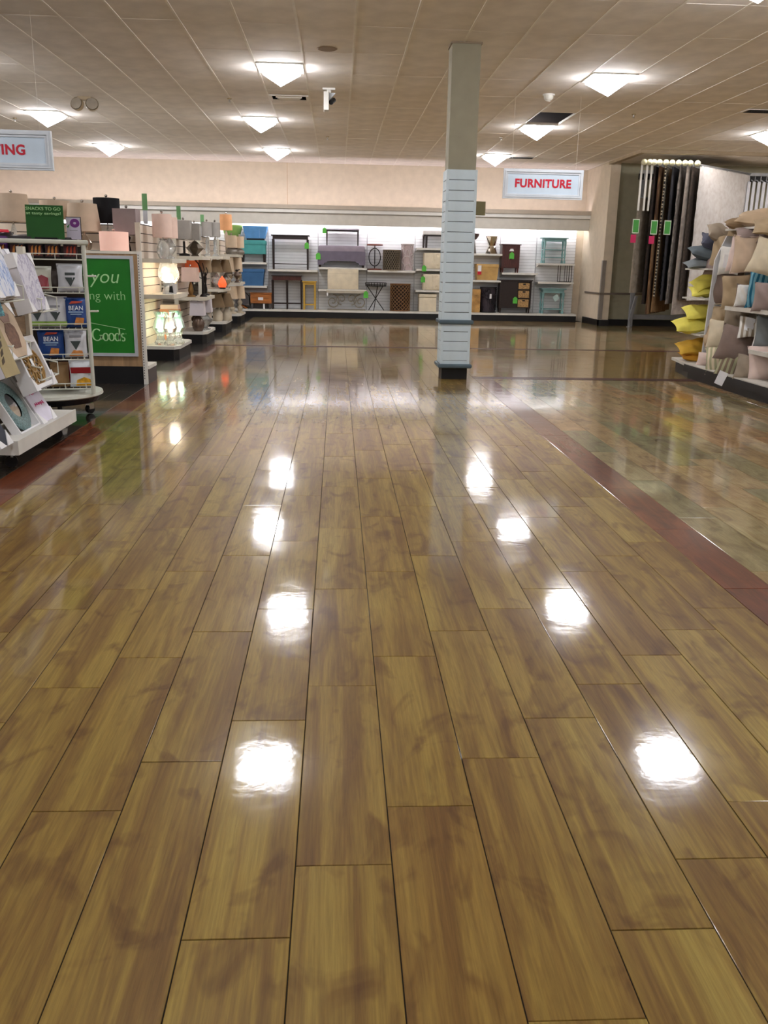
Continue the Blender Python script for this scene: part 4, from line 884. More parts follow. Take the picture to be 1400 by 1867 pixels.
def bag(label, x, z, w, h, mat, y=-.2, rz=0, lean=-8, d=.115, group='snack bags on the rack', cat='snack bag', seed=None):
    seed = int(abs(x*1000+z*77)) % 97 if seed is None else seed
    b = thing('snack_bag', label, cat, on_rack(x, y)+(z+.008,), rz+sr, group, rot=(R(lean), 0, rz+sr))
    obj('pouch', bag_mesh(w, h, d, seed), mat, b, True)
    obj('crimp', B(-w*.5, w*.5, -.0025, .0025, h-.004, h+.012), mat, b)
    return b
def decal(b, name, poly, mat, d=.112): return obj(name, MB().prism(poly, -d*.56, -d*.50), mat, b)
for k, (x, g) in enumerate(((-.27, M_purpleb), (-.13, M_bagk), (.01, M_bagk), (.14, M_bagk), (.285, M_bagk))):
    lab = ['purple snack bag at the left end of the top wire shelf', 'black chip bag second from the left on the top wire shelf', 'black chip bag in the middle of the top wire shelf', 'black chip bag fourth from the left on the top wire shelf', 'narrow black bag with red lettering at the right end of the top wire shelf'][k]
    b = bag(lab, x, SHZ[0], .15 if k < 4 else .12, .16, g, y=-.21, lean=-5, d=.07)
    if k: decal(b, 'name_strip', [(-.05, .115), (.05, .11), (.05, .14), (-.05, .145)], pm('grey white print', (150, 152, 160), .6) if k < 4 else M_red, .075)
    for q in range(3): decal(b, 'printed_chip', [(-.04+.03*q, .02), (-.02+.03*q, .03), (-.015+.028*q, .10), (-.03+.028*q, .085)], M_chip if k < 4 else pm('rust print', (170, 62, 34), .6), .08)
    decal(b, 'maroon_field', [(-.055, .012), (.055, .012), (.05, .10), (-.05, .10)], pm('maroon print', (72, 24, 28), .5), .062)
b = bag('black snack bag lying on top of the rack under the green card', .02, 1.512, .5, .16, M_bagk, y=-.05, lean=-84, d=.06); b2 = bag('red and black snack bag lying at the left of the rack top', -.24, 1.512, .16, .14, M_bagk, y=-.1, lean=-70, d=.06)
decal(b2, 'red_print', [(-.05, .05), (.05, .05), (.04, .11), (-.04, .11)], M_red, .07)
def tri(b, z, s, mat=None): return decal(b, 'printed_triangle', [(-s, z+s*1.2), (0, z-s*.6), (s, z+s*1.2)], mat or M_dkg)
b = bag('clear film bag of red chips on the second wire shelf', .0, SHZ[1], .24, .20, M_clearb, lean=-14); decal(b, 'red_contents', [(-.095, .01), (.095, .01), (.09, .10), (.04, .125), (.0, .105), (-.05, .13), (-.09, .10)], M_bagr)
b = bag('white bag with a dark triangle on the second wire shelf', .265, SHZ[1], .21, .22, M_bagw, lean=-8); tri(b, .06, .042); decal(b, 'name_strip', [(-.04, .13), (.04, .13), (.04, .15), (-.04, .15)], M_dkg)
b = bag('brown bag half hidden behind on the second wire shelf', .12, SHZ[1], .16, .17, pm('dark brown bag', (66, 54, 48), .5), y=-.08, lean=-6)
for x, lab, w in ((-.02, 'white bag with a dark triangle and green foot on the third shelf, left', .17), (.125, 'tall white bag with a dark triangle on the third shelf, middle', .2)):
    b = bag(lab, x, SHZ[2], w, .21 if x < 0 else .25, M_bagw, lean=-10); tri(b, .075, .04); decal(b, 'lime_band', [(-w*.45, .01), (w*.45, .01), (w*.45, .045), (-w*.45, .045)], M_lime); decal(b, 'name_strip', [(-.04, .165), (.04, .165), (.04, .18), (-.04, .18)], pm('grey white print', (150, 152, 160), .6))
def bean(label, x, z, w, h):
    b = bag(label, x, z, w, h, M_bagb, lean=-8)
    decal(b, 'red_swoosh', [(-.05, h*.80), (.05, h*.84), (.06, h*.9), (-.03, h*.9)], pm('orange red print', (196, 74, 50), .6)); decal(b, 'printed_chip', [(-.02, .015), (.055, .02), (.065, .075), (.0, .08)], M_chip)
    text('lettering', 'BEAN', -.055, -.0635, h*.58, M_ltw, b, width=.115, height=.038, bold=.01); decal(b, 'name_strip', [(-.06, h*.50), (.06, h*.50), (.06, h*.545), (-.06, h*.545)], pm('pale blue print', (150, 180, 214), .6)); decal(b, 'small_print', [(-.045, h*.43), (.045, h*.43), (.045, h*.46), (-.045, h*.46)], pm('pale blue print', (150, 180, 214), .6))
    return b
bean('blue bean chip bag at the right end of the third wire shelf', .29, SHZ[2], .18, .24)
bean('blue bean chip bag on the fourth wire shelf, next to a white one', .07, SHZ[3], .22, .235)
b = bag('white bag with a dark triangle and orange foot on the fourth wire shelf', .27, SHZ[3], .19, .225, M_bagw, lean=-8); tri(b, .085, .043); decal(b, 'orange_foot', [(-.06, .01), (.06, .01), (.05, .055), (-.02, .06)], M_chip); decal(b, 'name_strip', [(-.05, .17), (.05, .17), (.05, .185), (-.05, .185)], pm('grey white print', (150, 152, 160), .6))
b = bag('kraft brown snack bag on the bottom wire shelf', .12, SHZ[4], .16, .20, M_kraft, lean=-10)
b = bag('dark red snack bag behind on the bottom wire shelf', .22, SHZ[4], .17, .19, M_bagr, y=-.1, lean=-6)
b = bag('white and red popcorn-style bag with a yellow heap, leaning over the bottom shelf', .30, SHZ[4], .2, .22, M_ltw, y=-.235, lean=4); decal(b, 'red_band', [(-.085, .13), (.09, .13), (.095, .18), (-.09, .18)], pm('dark red print', (150, 24, 30), .5)); decal(b, 'yellow_heap', [(-.05, .02), (.08, .02), (.07, .075), (.02, .095), (-.04, .07)], M_gold)
b = bag('grey film snack bag lying on the bottom wire shelf', .15, SHZ[4]+.2, .22, .15, pm('dull olive bag', (120, 112, 88), .5), y=.0, lean=-70)

# ------------------------------------------------------------------ rolling art rack
M_sidep = pm('white gallery wrap', (216, 214, 220), .7, var=.03)
M_plank2 = pm('brown slat board', (142, 116, 88), .6, var=.16, stretch=(1, 1.2, 12), scale=4)
t = thing('art_rack', 'white wheeled display rack of canvases with a brown slat back', 'rack', (-2.4, 6.42, 0))
obj('deck', MB().box(-.34, .30, -.64, .66, .12, .205), M_white, t)
obj('deck_lip', MB().box(.30, .312, -.645, .665, .115, .21).box(-.34, .312, -.657, -.645, .115, .21), M_white, t)
for x in (-.2, .2):
    for y in (-.5, .5): c = obj('caster', MB().box(x-.02, x+.02, y-.015, y+.015, .07, .12), M_chrome, t); obj('wheel', MB().cyl(0, 0, -.015, .015, .042, 14), M_black, c, loc=(x, y, .042), rot=(R(90), 0, .3))
for y in (-.62, .63): obj('upright', B(-.02, .03, y-.03, y+.03, .205, 1.45), M_shelf, t)
brd = B(-.018, .0, -.59, .60, 0, .138, b=.003).mesh('slat'); brd.materials.append(M_plank2)
for k in range(8): obj('slat', brd, None, t, loc=(0, 0, .22+.145*k))
def basket(y, z, w, d=.25):
    o = obj('wire_basket', MB().tube([(0, y-w/2, z+.1), (d, y-w/2, z+.04), (d, y-w/2, z-.05), (d, y+w/2, z-.05), (d, y+w/2, z+.04), (0, y+w/2, z+.1)], .006, 6).tube([(d, y-w/2, z+.04), (d, y-w/2+.03, z+.045)], .006, 6).tube([(0, y-w/2, z-.02), (d, y-w/2, z-.05)], .006, 6).tube([(0, y+w/2, z-.02), (d, y+w/2, z-.05)], .006, 6), M_wire, t)
for y, z, w in ((.42, 1.04, .36), (-.30, 1.14, .36), (-.25, .76, .36), (.30, .56, .40)): basket(y, z, w)
def art(name, label, y, z, w, h, d, face, lean=20, x=.17, yaw=0, mat=None, cat='canvas', corners=True, lz=0):
    """a boxed picture leaning back against the rack; its face looks along +x"""
    a = thing(name, label, cat, (-2.4+x, 6.42+y, z), group='pictures on the art rack', rot=(0, R(-lean), yaw))
    obj('stretcher', B(-d, 0, -w/2, w/2, 0, h, b=.004), mat or M_sidep, a)
    if face: obj('picture', B(0, .003, -w/2+lz, w/2-lz, lz, h-lz), face, a)
    if corners:
        for s in (-1, 1):
            for zz, q in ((0, 1), (h, -1)): obj('corner_guard', MB().prism([(s*(w/2+.008), zz-q*.008), (s*(w/2-.09), zz-q*.008), (s*(w/2+.008), zz+q*.09)], -d-.006, .008, 'x').prism([(s*(w/2+.008), zz-q*.008), (s*(w/2-.02), zz-q*.008), (s*(w/2-.02), zz-q*.004+q*.0)], -d, .0, 'x'), M_paper, a)
    return a
def art_mat(name, base, ink, scale, stretch, thr=.55, ink2=None):
    if name in MATS: return MATS[name]
    m, nt, b = new(name); tc = nd(nt, 'ShaderNodeTexCoord'); mp = nd(nt, 'ShaderNodeMapping'); mp.inputs['Scale'].default_value = stretch; nt.links.new(tc.outputs['Object'], mp.inputs[0])
    n = nd(nt, 'ShaderNodeTexNoise', Scale=scale, Detail=3, Distortion=2.2); nt.links.new(mp.outputs[0], n.inputs['Vector'])
    st = [(thr-.12, base), (thr, base), (thr+.05, ink), (thr+.12, ink2 or base)]
    nt.links.new(ramp(nt, n.outputs['Fac'], st), b.inputs['Base Color']); b.inputs['Roughness'].default_value = .7; MATS[name] = m; return m
A_blue = art_mat('blue feather print', (216, 220, 232), (118, 146, 200), 5, (1, 3, 1), .5, (190, 204, 230)); A_grey = art_mat('grey flower print', (208, 206, 216), (160, 156, 178), 9, (1, 1.4, 1), .5, (190, 186, 204))
A_teal = art_mat('teal mosaic print', (44, 96, 110), (120, 190, 190), 26, (1, 1, 1), .55, (60, 120, 130)); A_beige = pm('beige parchment print', (196, 174, 148), .7, var=.08)
art('art_canvas', 'white canvas with grey flower drawing, upper far end of the art rack', .24, 1.005, .36, .40, .10, A_grey, lean=15, x=.24)
art('art_canvas', 'blank-sided white canvas standing behind the grey flower canvas', .20, 1.10, .30, .33, .06, None, lean=15, x=.09)
art('art_canvas', 'white canvas with blue feather strokes at the upper left edge', -.53, 1.13, .34, .34, .06, A_blue, lean=18, x=.30)
art('art_canvas', 'teal mosaic picture at the left edge behind a wire basket', -.86, 1.02, .22, .26, .05, A_teal, lean=15, x=.34, corners=False)
a = art('art_canvas', 'beige picture of a brown vase on the middle row of the rack', -.26, .72, .36, .36, .05, A_beige, lean=20, x=.25)
M_vase = pm('brown print', (120, 88, 70), .7, var=.2, scale=30)
obj('printed_vase', MB().prism([(-.06, .06), (.06, .06), (.1, .14), (.09, .2), (.04, .235), (-.05, .235), (-.1, .18), (-.1, .12)], .003, .006, 'x'), M_vase, a); obj('printed_flower', MB().prism([(-.06, .24), (.05, .24), (.08, .29), (.03, .31), (-.04, .3), (-.1, .28)], .003, .006, 'x'), pm('mauve print', (152, 124, 110), .7), a)
a = art('art_canvas', 'olive picture of dark leaves at the left edge, middle row', -.68, .64, .26, .34, .04, pm('olive parchment', (168, 152, 110), .7), lean=20, x=.33, corners=False)
for k in range(5): obj('printed_leaf', MB().prism([(-.02, 0), (.03, .015), (.05, .05), (.0, .03)], .003, .006, 'x'), pm('dark leaf print', (70, 58, 40), .7), a, loc=(0, -.07+.035*k, .08+.05*k))
a = thing('lattice_art', 'framed gold lattice wall art in a white carton, middle far row', 'wall art', (-2.4+.27, 6.42+.13, .465), group='pictures on the art rack', rot=(0, R(-22), 0))
w, h = .46, .38
obj('carton', MB().box(-.09, 0, -w/2, -w/2+.03, 0, h).box(-.09, 0, w/2-.03, w/2, 0, h).box(-.09, 0, -w/2+.03, w/2-.03, 0, .03).box(-.09, 0, -w/2+.03, w/2-.03, h-.05, h).box(-.09, -.085, -w/2+.03, w/2-.03, .03, h-.05), M_paper, a)
m = MB()
for k in range(10):
    b_ = 2*pi*k/10
    m.tube([(-.03, .085*cos(q)*1.0+.11*cos(b_), .17+.07*sin(q)+.085*sin(b_)) for q in [2*pi*i/14 for i in range(14)]], .008, 5, True)
m.tube([(-.03, .19*cos(q), .17+.145*sin(q)) for q in [2*pi*i/24 for i in range(24)]], .012, 6, True); m.tube([(-.03, .06*cos(q), .17+.05*sin(q)) for q in [2*pi*i/18 for i in range(18)]], .01, 6, True)
obj('lattice', m, pm('antique gold', (160, 126, 72), .4, metal=.5), a, True); obj('centre_mirror', MB().lathe([(0, 0), (.055, 0), (.055, .006), (0, .006)], 20), pm('dark mirror', (60, 50, 44), .2, metal=.6), a, loc=(-.04, 0, .17), rot=(0, R(90), 0)); obj('label_card', B(-.018, -.015, -.02, .02, .16, .22), M_paper, a)
for s in (-1, 1): obj('corner_guard', MB().prism([(s*.235, -.01), (s*.14, -.01), (s*.235, .1)], -.1, .01, 'x'), M_paper, a)
a = art('art_canvas', 'white canvas with pink handwriting on the rack deck', .165, .208, .30, .40, .09, pm('pale lilac canvas', (224, 220, 236), .7), lean=30, x=.26)
M_pink = pm('pink ink', (224, 84, 140), .7); M_lil = pm('lilac ink', (170, 150, 200), .7)
for z, w_, mt, sd in ((.32, .12, M_pink, 1), (.275, .10, M_lil, 2), (.23, .15, M_pink, 3), (.14, .18, M_pink, 5)):
    rr = random.Random(sd); p = [(.005, -w_/2+w_*i/16, z+.012*sin(i*2.3+sd)+rr.uniform(-.004, .004)) for i in range(17)]
    obj('script_line', MB().tube(p, .0032, 4), mt, a)
a = thing('oval_mirror', 'oval wall mirror in a teal mosaic frame on the rack deck', 'mirror', (-2.4+.25, 6.42-.20, .208), group='pictures on the art rack', rot=(0, R(-30), 0))
obj('carton', MB().box(-.06, -.055, -.20, .20, 0, .40).box(-.06, .0, -.205, -.19, 0, .40).box(-.06, .0, .19, .205, 0, .40).box(-.06, 0, -.2, .2, .0, .012).box(-.06, 0, -.2, .2, .388, .4), M_paper, a)
obj('mosaic_frame', MB().lathe([(.085, 0), (.18, .0), (.185, .01), (.165, .025), (.10, .025), (.085, .018)], 40, sx=1.08, sy=.98), pm('teal mosaic', (112, 140, 140), .35, var=.3, scale=90, bump=.5, bscale=110), a, True, loc=(-.03, 0, .20), rot=(0, R(90), 0))
obj('glass', MB().lathe([(0, .012), (.1, .012)], 40, sx=1.08, sy=.98), pm('mirror silver', (230, 230, 230), .03, metal=1, var=0), a, loc=(-.03, 0, .20), rot=(0, R(90), 0))
art('art_canvas', 'dark navy picture at the left edge of the rack deck', -.78, .208, .2, .30, .04, pm('navy print', (34, 40, 56), .6), lean=28, x=.28)

# ------------------------------------------------------------------ rug display in the alcove
M_ball = pm('cream ball end', (222, 220, 186), .4); M_rackm = pm('grey steel', (156, 158, 160), .45, metal=.3)
rk = thing('rug_rack', 'steel rug display rack with swing arms in the alcove', 'rack', (9.0, 21.9, 0))
obj('hinge_rail', MB().box(-1.9, 3.2, -.28, -.20, 3.55, 3.62), M_rackm, rk)
obj('rail_teeth', MB().box(-1.9, 3.2, -.19, -.15, 3.42, 3.55), M_black, rk)
for k in range(34): obj('hinge_pin', MB().cyl(-1.8+.14*k, -.30, 3.38, 3.56, .012, 6), M_rackm, rk)
obj('base_beam', MB().box(-1.75, 3.2, -.12, -.02, .19, .30), M_rackm, rk)
obj('base_post', B(-1.80, -1.70, -.10, -.04, .0, 3.6), M_rackm, rk); obj('base_post', B(3.0, 3.1, -.10, -.04, .0, 3.6), M_rackm, rk)
obj('foot_strut', MB().prism([(-1.84, .16), (-1.76, .16), (-1.66, .74), (-1.72, .74)], -.22, -.14), M_rackm, rk)
obj('foot_pad', MB().cyl(-1.80, -.18, 0, .015, .07, 14).cyl(-1.80, -.18, .015, .17, .016, 8), M_rackm, rk)
def rug_mat(name, cols, scale, stretch, thr=.5, bump=.8, rough=.95):
    m, nt, b = new(name); tc = nd(nt, 'ShaderNodeTexCoord'); mp = nd(nt, 'ShaderNodeMapping'); mp.inputs['Scale'].default_value = stretch; nt.links.new(tc.outputs['Object'], mp.inputs[0])
    n = nd(nt, 'ShaderNodeTexNoise', Scale=scale, Detail=4, Distortion=.6); nt.links.new(mp.outputs[0], n.inputs['Vector'])
    nt.links.new(ramp(nt, n.outputs['Fac'], cols), b.inputs['Base Color']); b.inputs['Roughness'].default_value = rough
    n2 = nd(nt, 'ShaderNodeTexNoise', Scale=140, Detail=3); nt.links.new(tc.outputs['Object'], n2.inputs['Vector'])
    bp = nd(nt, 'ShaderNodeBump', Strength=bump, Distance=.02); nt.links.new(n2.outputs['Fac'], bp.inputs['Height']); nt.links.new(bp.outputs[0], b.inputs['Normal'])
    return m
def trellis_mat():
    m, nt, b = new('black trellis rug'); L = nt.links.new; tc = nd(nt, 'ShaderNodeTexCoord')
    w = []
    for a in (R(45), R(-45)):
        mp = nd(nt, 'ShaderNodeMapping'); mp.inputs['Rotation'].default_value = (0, a, 0); L(tc.outputs['Object'], mp.inputs[0])
        wv = nd(nt, 'ShaderNodeTexWave', Scale=3.2, Distortion=1.5); L(mp.outputs[0], wv.inputs['Vector']); w.append(wv.outputs['Fac'])
    mx = nd(nt, 'ShaderNodeMath', operation='MAXIMUM'); L(w[0], mx.inputs[0]); L(w[1], mx.inputs[1])
    L(ramp(nt, mx.outputs[0], [(.86, (24, 24, 26)), (.92, (170, 160, 140))]), b.inputs['Base Color']); b.inputs['Roughness'].default_value = .95
    return m
RG = {'grey': rug_mat('grey brown rug', [(.35, (136, 126, 112)), (.6, (160, 148, 132))], 8, (1, 1, 1)), 'black': rug_mat('black brown rug', [(.4, (30, 24, 22)), (.6, (54, 42, 36))], 10, (1, 1, 1)),
      'brown': rug_mat('brown streaked rug', [(.38, (74, 50, 34)), (.5, (120, 88, 58)), (.6, (150, 120, 86)), (.7, (84, 58, 40))], 4, (3, 3, .5)), 'tan': rug_mat('golden tan rug', [(.4, (128, 98, 62)), (.6, (150, 118, 80))], 6, (1, 1, 1)),
      'trellis': trellis_mat(), 'charcoal': rug_mat('charcoal rug', [(.4, (44, 44, 50)), (.6, (60, 60, 68))], 8, (1, 1, 1)), 'shag': rug_mat('grey shag rug', [(.35, (84, 78, 74)), (.65, (160, 152, 146))], 30, (1, 1, .3)),
      'pale': rug_mat('pale grey rug', [(.4, (160, 150, 142)), (.6, (182, 172, 164))], 8, (1, 1, 1)), 'umber': rug_mat('umber rug', [(.4, (62, 54, 48)), (.6, (86, 74, 66))], 20, (1, 1, 1)), 'white': rug_mat('white shag rug', [(.3, (232, 226, 222)), (.55, (246, 242, 240)), (.75, (252, 250, 248))], 9, (1, 1, 1), bump=1.0)}
def arm(k, xt, yt, xh, yh=21.62, z=3.60):
    a = obj('swing_arm', MB().tube([(xt-9.0, yt-21.9, z), (xh-9.0, yh-21.9, z)], .016, 7), M_rackm, rk)
    obj('ball_end', MB().sph(xt-9.0, yt-21.9-.02, z+.01, .064, 12, 8), M_ball, a, True)
def rug(label, key, xt, yt, xh, z0, z1=3.55, yh=21.62, u0=.02, u1=.97, th=.03, shag=False):
    """hangs from the swing arm whose tip is xt, yt and whose hinge is xh, yh"""
    L_ = math.hypot(xh-xt, yh-yt); a = math.atan2(yh-yt, xh-xt)
    t = thing('rug', label, 'rug', (xt, yt, z0), a, 'rugs on the swing arms'); h = z1-z0
    N, K = 22, 26; vs = []; rr = random.Random(len(label))
    for s in (1, -1):
        for j in range(K+1):
            for i in range(N+1):
                u = L_*(u0+(u1-u0)*i/N); v = h*j/K
                w = (.018*sin(u*7+len(label))*(1-j/K) + (rr.uniform(-.008, .008) if shag else 0))
                vs.append((u, s*th/2+w, v+(rr.uniform(-.012, .004) if shag and j == 0 else 0)))
    n1 = (N+1)*(K+1); fs = []
    for o_, fl in ((0, 0), (n1, 1)):
        for j in range(K):
            for i in range(N):
                q = (o_+j*(N+1)+i, o_+j*(N+1)+i+1, o_+(j+1)*(N+1)+i+1, o_+(j+1)*(N+1)+i); fs.append(q[::-1] if fl else q)
    for j in range(K): fs.append((j*(N+1), (j+1)*(N+1), n1+(j+1)*(N+1), n1+j*(N+1))); fs.append((j*(N+1)+N, n1+j*(N+1)+N, n1+(j+1)*(N+1)+N, (j+1)*(N+1)+N))
    for i in range(N): fs.append((i, n1+i, n1+i+1, i+1)); fs.append((K*(N+1)+i, K*(N+1)+i+1, n1+K*(N+1)+i+1, n1+K*(N+1)+i))
    obj('pile', MB().add(vs, fs), RG[key], t, True)
    m = obj('clip_bar', B(L_*u0, L_*u1, -.02, .02, h-.01, h+.02), M_rackm, t)
    return t
def rug_tag(r, zz, pink=True):
    obj('tag_card', MB().box(-.075, .075, -.055, -.051, zz, zz+.30), pm('white tag edge', (214, 226, 206), .6), r, loc=(-.02, 0, 0), rz=-r.rotation_euler.z+.0)
    obj('tag_print', MB().box(-.06, .06, -.060, -.055, zz+.02, zz+.28), pm('tag green', (70, 156, 66), .6), r, loc=(-.02, 0, 0), rz=-r.rotation_euler.z)
    if pink: obj('price_dot', MB().box(-.09, .03, -.058, -.052, zz-.2, zz-.03), pm('magenta ticket', (196, 30, 90), .6), r, loc=(-.03, 0, 0), rz=-r.rotation_euler.z)
tips = [6.62, 6.74, 6.84, 6.96, 7.10, 7.24, 7.38, 7.52, 7.64, 7.80]; hng = [8.05, 7.84, 7.92, 8.02, 8.16, 8.32, 8.5, 8.7, 9.0, 9.75]
for k, (a, b) in enumerate(zip(tips, hng)): arm(k, a, 20.0, b)
for k, x in enumerate((6.62, 6.74, 6.84)): obj('drop_bar', MB().box(x-9.0-.03, x-9.0+.01, 20.06-21.9, 20.08-21.9, 2.62, 3.58), M_white, rk)
r = rug('grey brown rug at the left end of the row, hung low from its bars', 'grey', 6.58, 20.05, 8.0, .86, 2.9); rug_tag(r, 1.28)
rug('black brown rug second from the left in the row', 'black', 6.86, 20.0, 7.92, .62)
r = rug('streaked brown and tan rug, third from the left', 'brown', 6.97, 20.0, 8.02, .40); rug_tag(r, 1.72)
rug('golden tan rug whose foot shows under the trellis one', 'tan', 7.12, 20.06, 8.12, .44)
r = rug('black and cream trellis rug, fourth from the left', 'trellis', 7.10, 19.98, 8.02, .78, shag=False)
r = rug('dark charcoal rug right of the trellis rug', 'charcoal', 7.26, 19.98, 8.24, .70); rug_tag(r, 1.42, False)
rug('grey shag rug with pale fibres, between charcoal and umber', 'shag', 7.42, 19.98, 8.42, .64, shag=True)
rug('pale grey rug showing its corner below the white rug', 'pale', 7.55, 19.95, 9.3, .40)
rug('umber brown rug just left of the white shag rug', 'umber', 7.68, 19.95, 8.95, .72)
rug('large white shag rug facing the aisle at the right of the row', 'white', 7.84, 19.92, 9.75, .72, shag=True, th=.05)
for k in range(12):
    x = 9.05+.115*k if k < 4 else 9.66+.12*(k-4)
    a = obj('empty_arm', MB().box(x-9.0-.035, x-9.0+.035, -.46, -.44, 1.6, 3.40).tube([(x-9.0, -.45, 3.40), (x-9.0, -.28, 3.46)], .012, 6), pm('white bar', (214, 218, 226), .5), rk)
    obj('hook', MB().tube([(x-9.0+.04, -.47, 2.72), (x-9.0+.04, -.56, 2.70), (x-9.0+.04, -.56, 2.62)], .014, 6), M_black, a)

# ------------------------------------------------------------------ pillow gondola on the right
M_pk = pm('black plinth', (20, 17, 18), .5)
M_pshelf = pm('white steel shelf', (206, 202, 192), .45)
g = thing('pillow_gondola', 'white gondola of cushions with a black plinth, right edge', 'shelf unit', (5.35, 9.0, 0))
obj('spine', B(-.02, .02, -3.6, 3.25, .2, 1.86), pm('white back panel', (196, 192, 184), .6), g)
obj('plinth', MB().box(-.72, .72, -3.6, 2.42, 0, .15).prism([(-.72, 2.42), (.72, 2.42), (.72, 3.28), (-.56, 3.28)], 0, .15, 'z'), M_pk, g)
obj('fascia', B(-.752, -.735, -3.6, 2.5, .085, .175), M_pk, g)
obj('deck', MB().box(-.75, .75, -3.6, 2.4, .15, .187), M_pshelf, g); obj('end_deck', MB().prism([(-.75, 2.41), (.75, 2.41), (.75, 3.3), (-.62, 3.3)], .15, .185, 'z'), M_pshelf, g)
obj('side_panel', MB().prism([(-.57, .19), (-.02, .19), (-.02, 1.80), (-.42, 1.80), (-.54, 1.50)], 2.39, 2.42), pm('pale side panel', (204, 204, 204), .6), g)
obj('upright', B(-.04, .04, 2.36, 2.44, .187, 1.92), M_pshelf, g)
for z, cut, dp in ((1.38, -3.0, .36), (.95, 1.72, .42), (.50, .95, .42)):
    obj('shelf', MB().box(-.62, -.02, -3.6, cut, z-.02, z).box(-.635, -.62, -3.6, cut, z-.035, z+.012), M_pshelf, g)
    obj('shelf', B(-dp, -.02, cut+.01, 2.38, z-.02, z), M_pshelf, g)
for z in (1.40, 1.02, .56): obj('shelf', B(-.60, -.02, 2.43, 3.2, z-.02, z), M_pshelf, g)
obj('top_cap', B(-.45, .05, -3.6, 2.4, 1.86, 1.885), M_pshelf, g)
def pillow_mesh(w, h, d, seed=0, ruffle=0):
    rr = random.Random(seed); N = 16; m = MB(); ph = [rr.uniform(0, 6) for _ in range(4)]
    for s in (-1, 1):
        vs = []
        for j in range(N+1):
            for i in range(N+1):
                u = 2*i/N-1; v = 2*j/N-1
                e = max(0, (1-u**2))**.5*max(0, (1-v**2))**.5
                x = u*w/2*(1-.10*(1-v*v)); z = v*h/2*(1-.10*(1-u*u))
                y = s*d/2*e*(1+.10*sin(3*u+ph[0])*cos(4*v+ph[1]))+.012*sin(6*u+5*v+ph[2])*e+.02*sin(2.2*u+ph[3])*v
                if ruffle and (abs(u) == 1 or abs(v) == 1): y += ruffle*sin(9*(u+v)+ph[0])
                vs.append((x, y, z))
        fs = [(j*(N+1)+i, j*(N+1)+i+1, (j+1)*(N+1)+i+1, (j+1)*(N+1)+i) for j in range(N) for i in range(N)]
        m.add(vs, fs)
    return m
FAB = dict(tan=(196, 172, 142), beige=(208, 184, 158), khaki=(178, 156, 124), olive=(142, 118, 88), mauve=(150, 132, 126), taupe=(132, 114, 104), greyb=(152, 138, 120), cream=(216, 202, 174), white=(226, 224, 218), pink=(222, 200, 190),
    teal=(28, 104, 136), aqua=(120, 176, 196), slate=(88, 98, 104), steel=(120, 126, 128), indigo=(80, 82, 98), lemon=(226, 214, 96), gold=(226, 180, 66), amber=(206, 148, 44), sage=(166, 164, 130), brown=(124, 106, 88), blue=(150, 164, 168))
def fab(k): return pm('cushion fabric '+k, FAB[k], .92, var=.06, bump=.35, bscale=260)
def stripes(k1, k2, name):
    if name in MATS: return MATS[name]
    m, nt, b = new(name); tc = nd(nt, 'ShaderNodeTexCoord'); w = nd(nt, 'ShaderNodeTexWave', Scale=5.5, Distortion=.6); nt.links.new(tc.outputs['Object'], w.inputs['Vector'])
    nt.links.new(ramp(nt, w.outputs['Fac'], [(.35, FAB[k1]), (.6, FAB[k2])]), b.inputs['Base Color']); b.inputs['Roughness'].default_value = .92; MATS[name] = m; return m
def pillow(label, x, y, z, w, h, d, mat, tilt=0, yaw=-40, roll=0, piping=None, ruffle=0, tagc=None, group='cushions on the right gondola', sd=None):
    """centre, size; yaw turns the face from the camera towards the aisle, tilt lays it back (90 = flat)"""
    t = thing('cushion', label, 'cushion', (x, y, z), 0, group); t.rotation_mode = 'XYZ'
    t.rotation_euler = (R(-tilt), R(roll), R(yaw))
    obj('cover', pillow_mesh(w, h, d, sd if sd is not None else len(label), ruffle), mat if not isinstance(mat, str) else fab(mat), t, True)
    if piping:
        N = 12; p = []
        def e(u, v): return (u*w/2*(1-.10*(1-v*v)), .02*0, v*h/2*(1-.10*(1-u*u)))
        p = [e(-1+2*i/N, -1) for i in range(N)]+[e(1, -1+2*i/N) for i in range(N)]+[e(1-2*i/N, 1) for i in range(N)]+[e(-1, 1-2*i/N) for i in range(N)]
        obj('piping', MB().tube(p, .006, 5, True), fab(piping), t, True)
    if tagc: obj('paper_tag', MB().prism([(-.05, -.10), (.045, -.11), (.06, .05), (-.04, .06)], -d/2-.02, -d/2-.016), M_paper, t, loc=tagc, rot=(R(12), 0, R(10)))
    return t
# top of the rack
pillow('large flat tan cushion lying on top of the cushion rack', 5.12, 10.95, 2.0, .55, .5, .17, 'tan', 75, -30)
pillow('olive brown cushion folded under the tan one on top', 5.03, 11.25, 1.945, .4, .42, .12, 'olive', 80, -20)
pillow('khaki cushion hanging over the top right of the rack', 4.93, 10.25, 1.87, .38, .4, .14, 'khaki', 62, -25)
pillow('mauve grey cushion lying above the large beige one', 4.95, 10.78, 1.80, .34, .36, .16, 'mauve', 70, -20)
pillow('dull grey cushion squeezed at the right under the khaki one', 4.98, 10.3, 1.76, .3, .34, .12, 'taupe', 70, -30)
pillow('small grey brown cushion poking out at the upper left corner', 4.95, 11.7, 1.85, .30, .34, .15, 'greyb', 60, -10, 12)
pillow('khaki cushion wedged upright behind the mauve one', 5.06, 11.45, 1.86, .22, .3, .12, 'khaki', 10, -50)
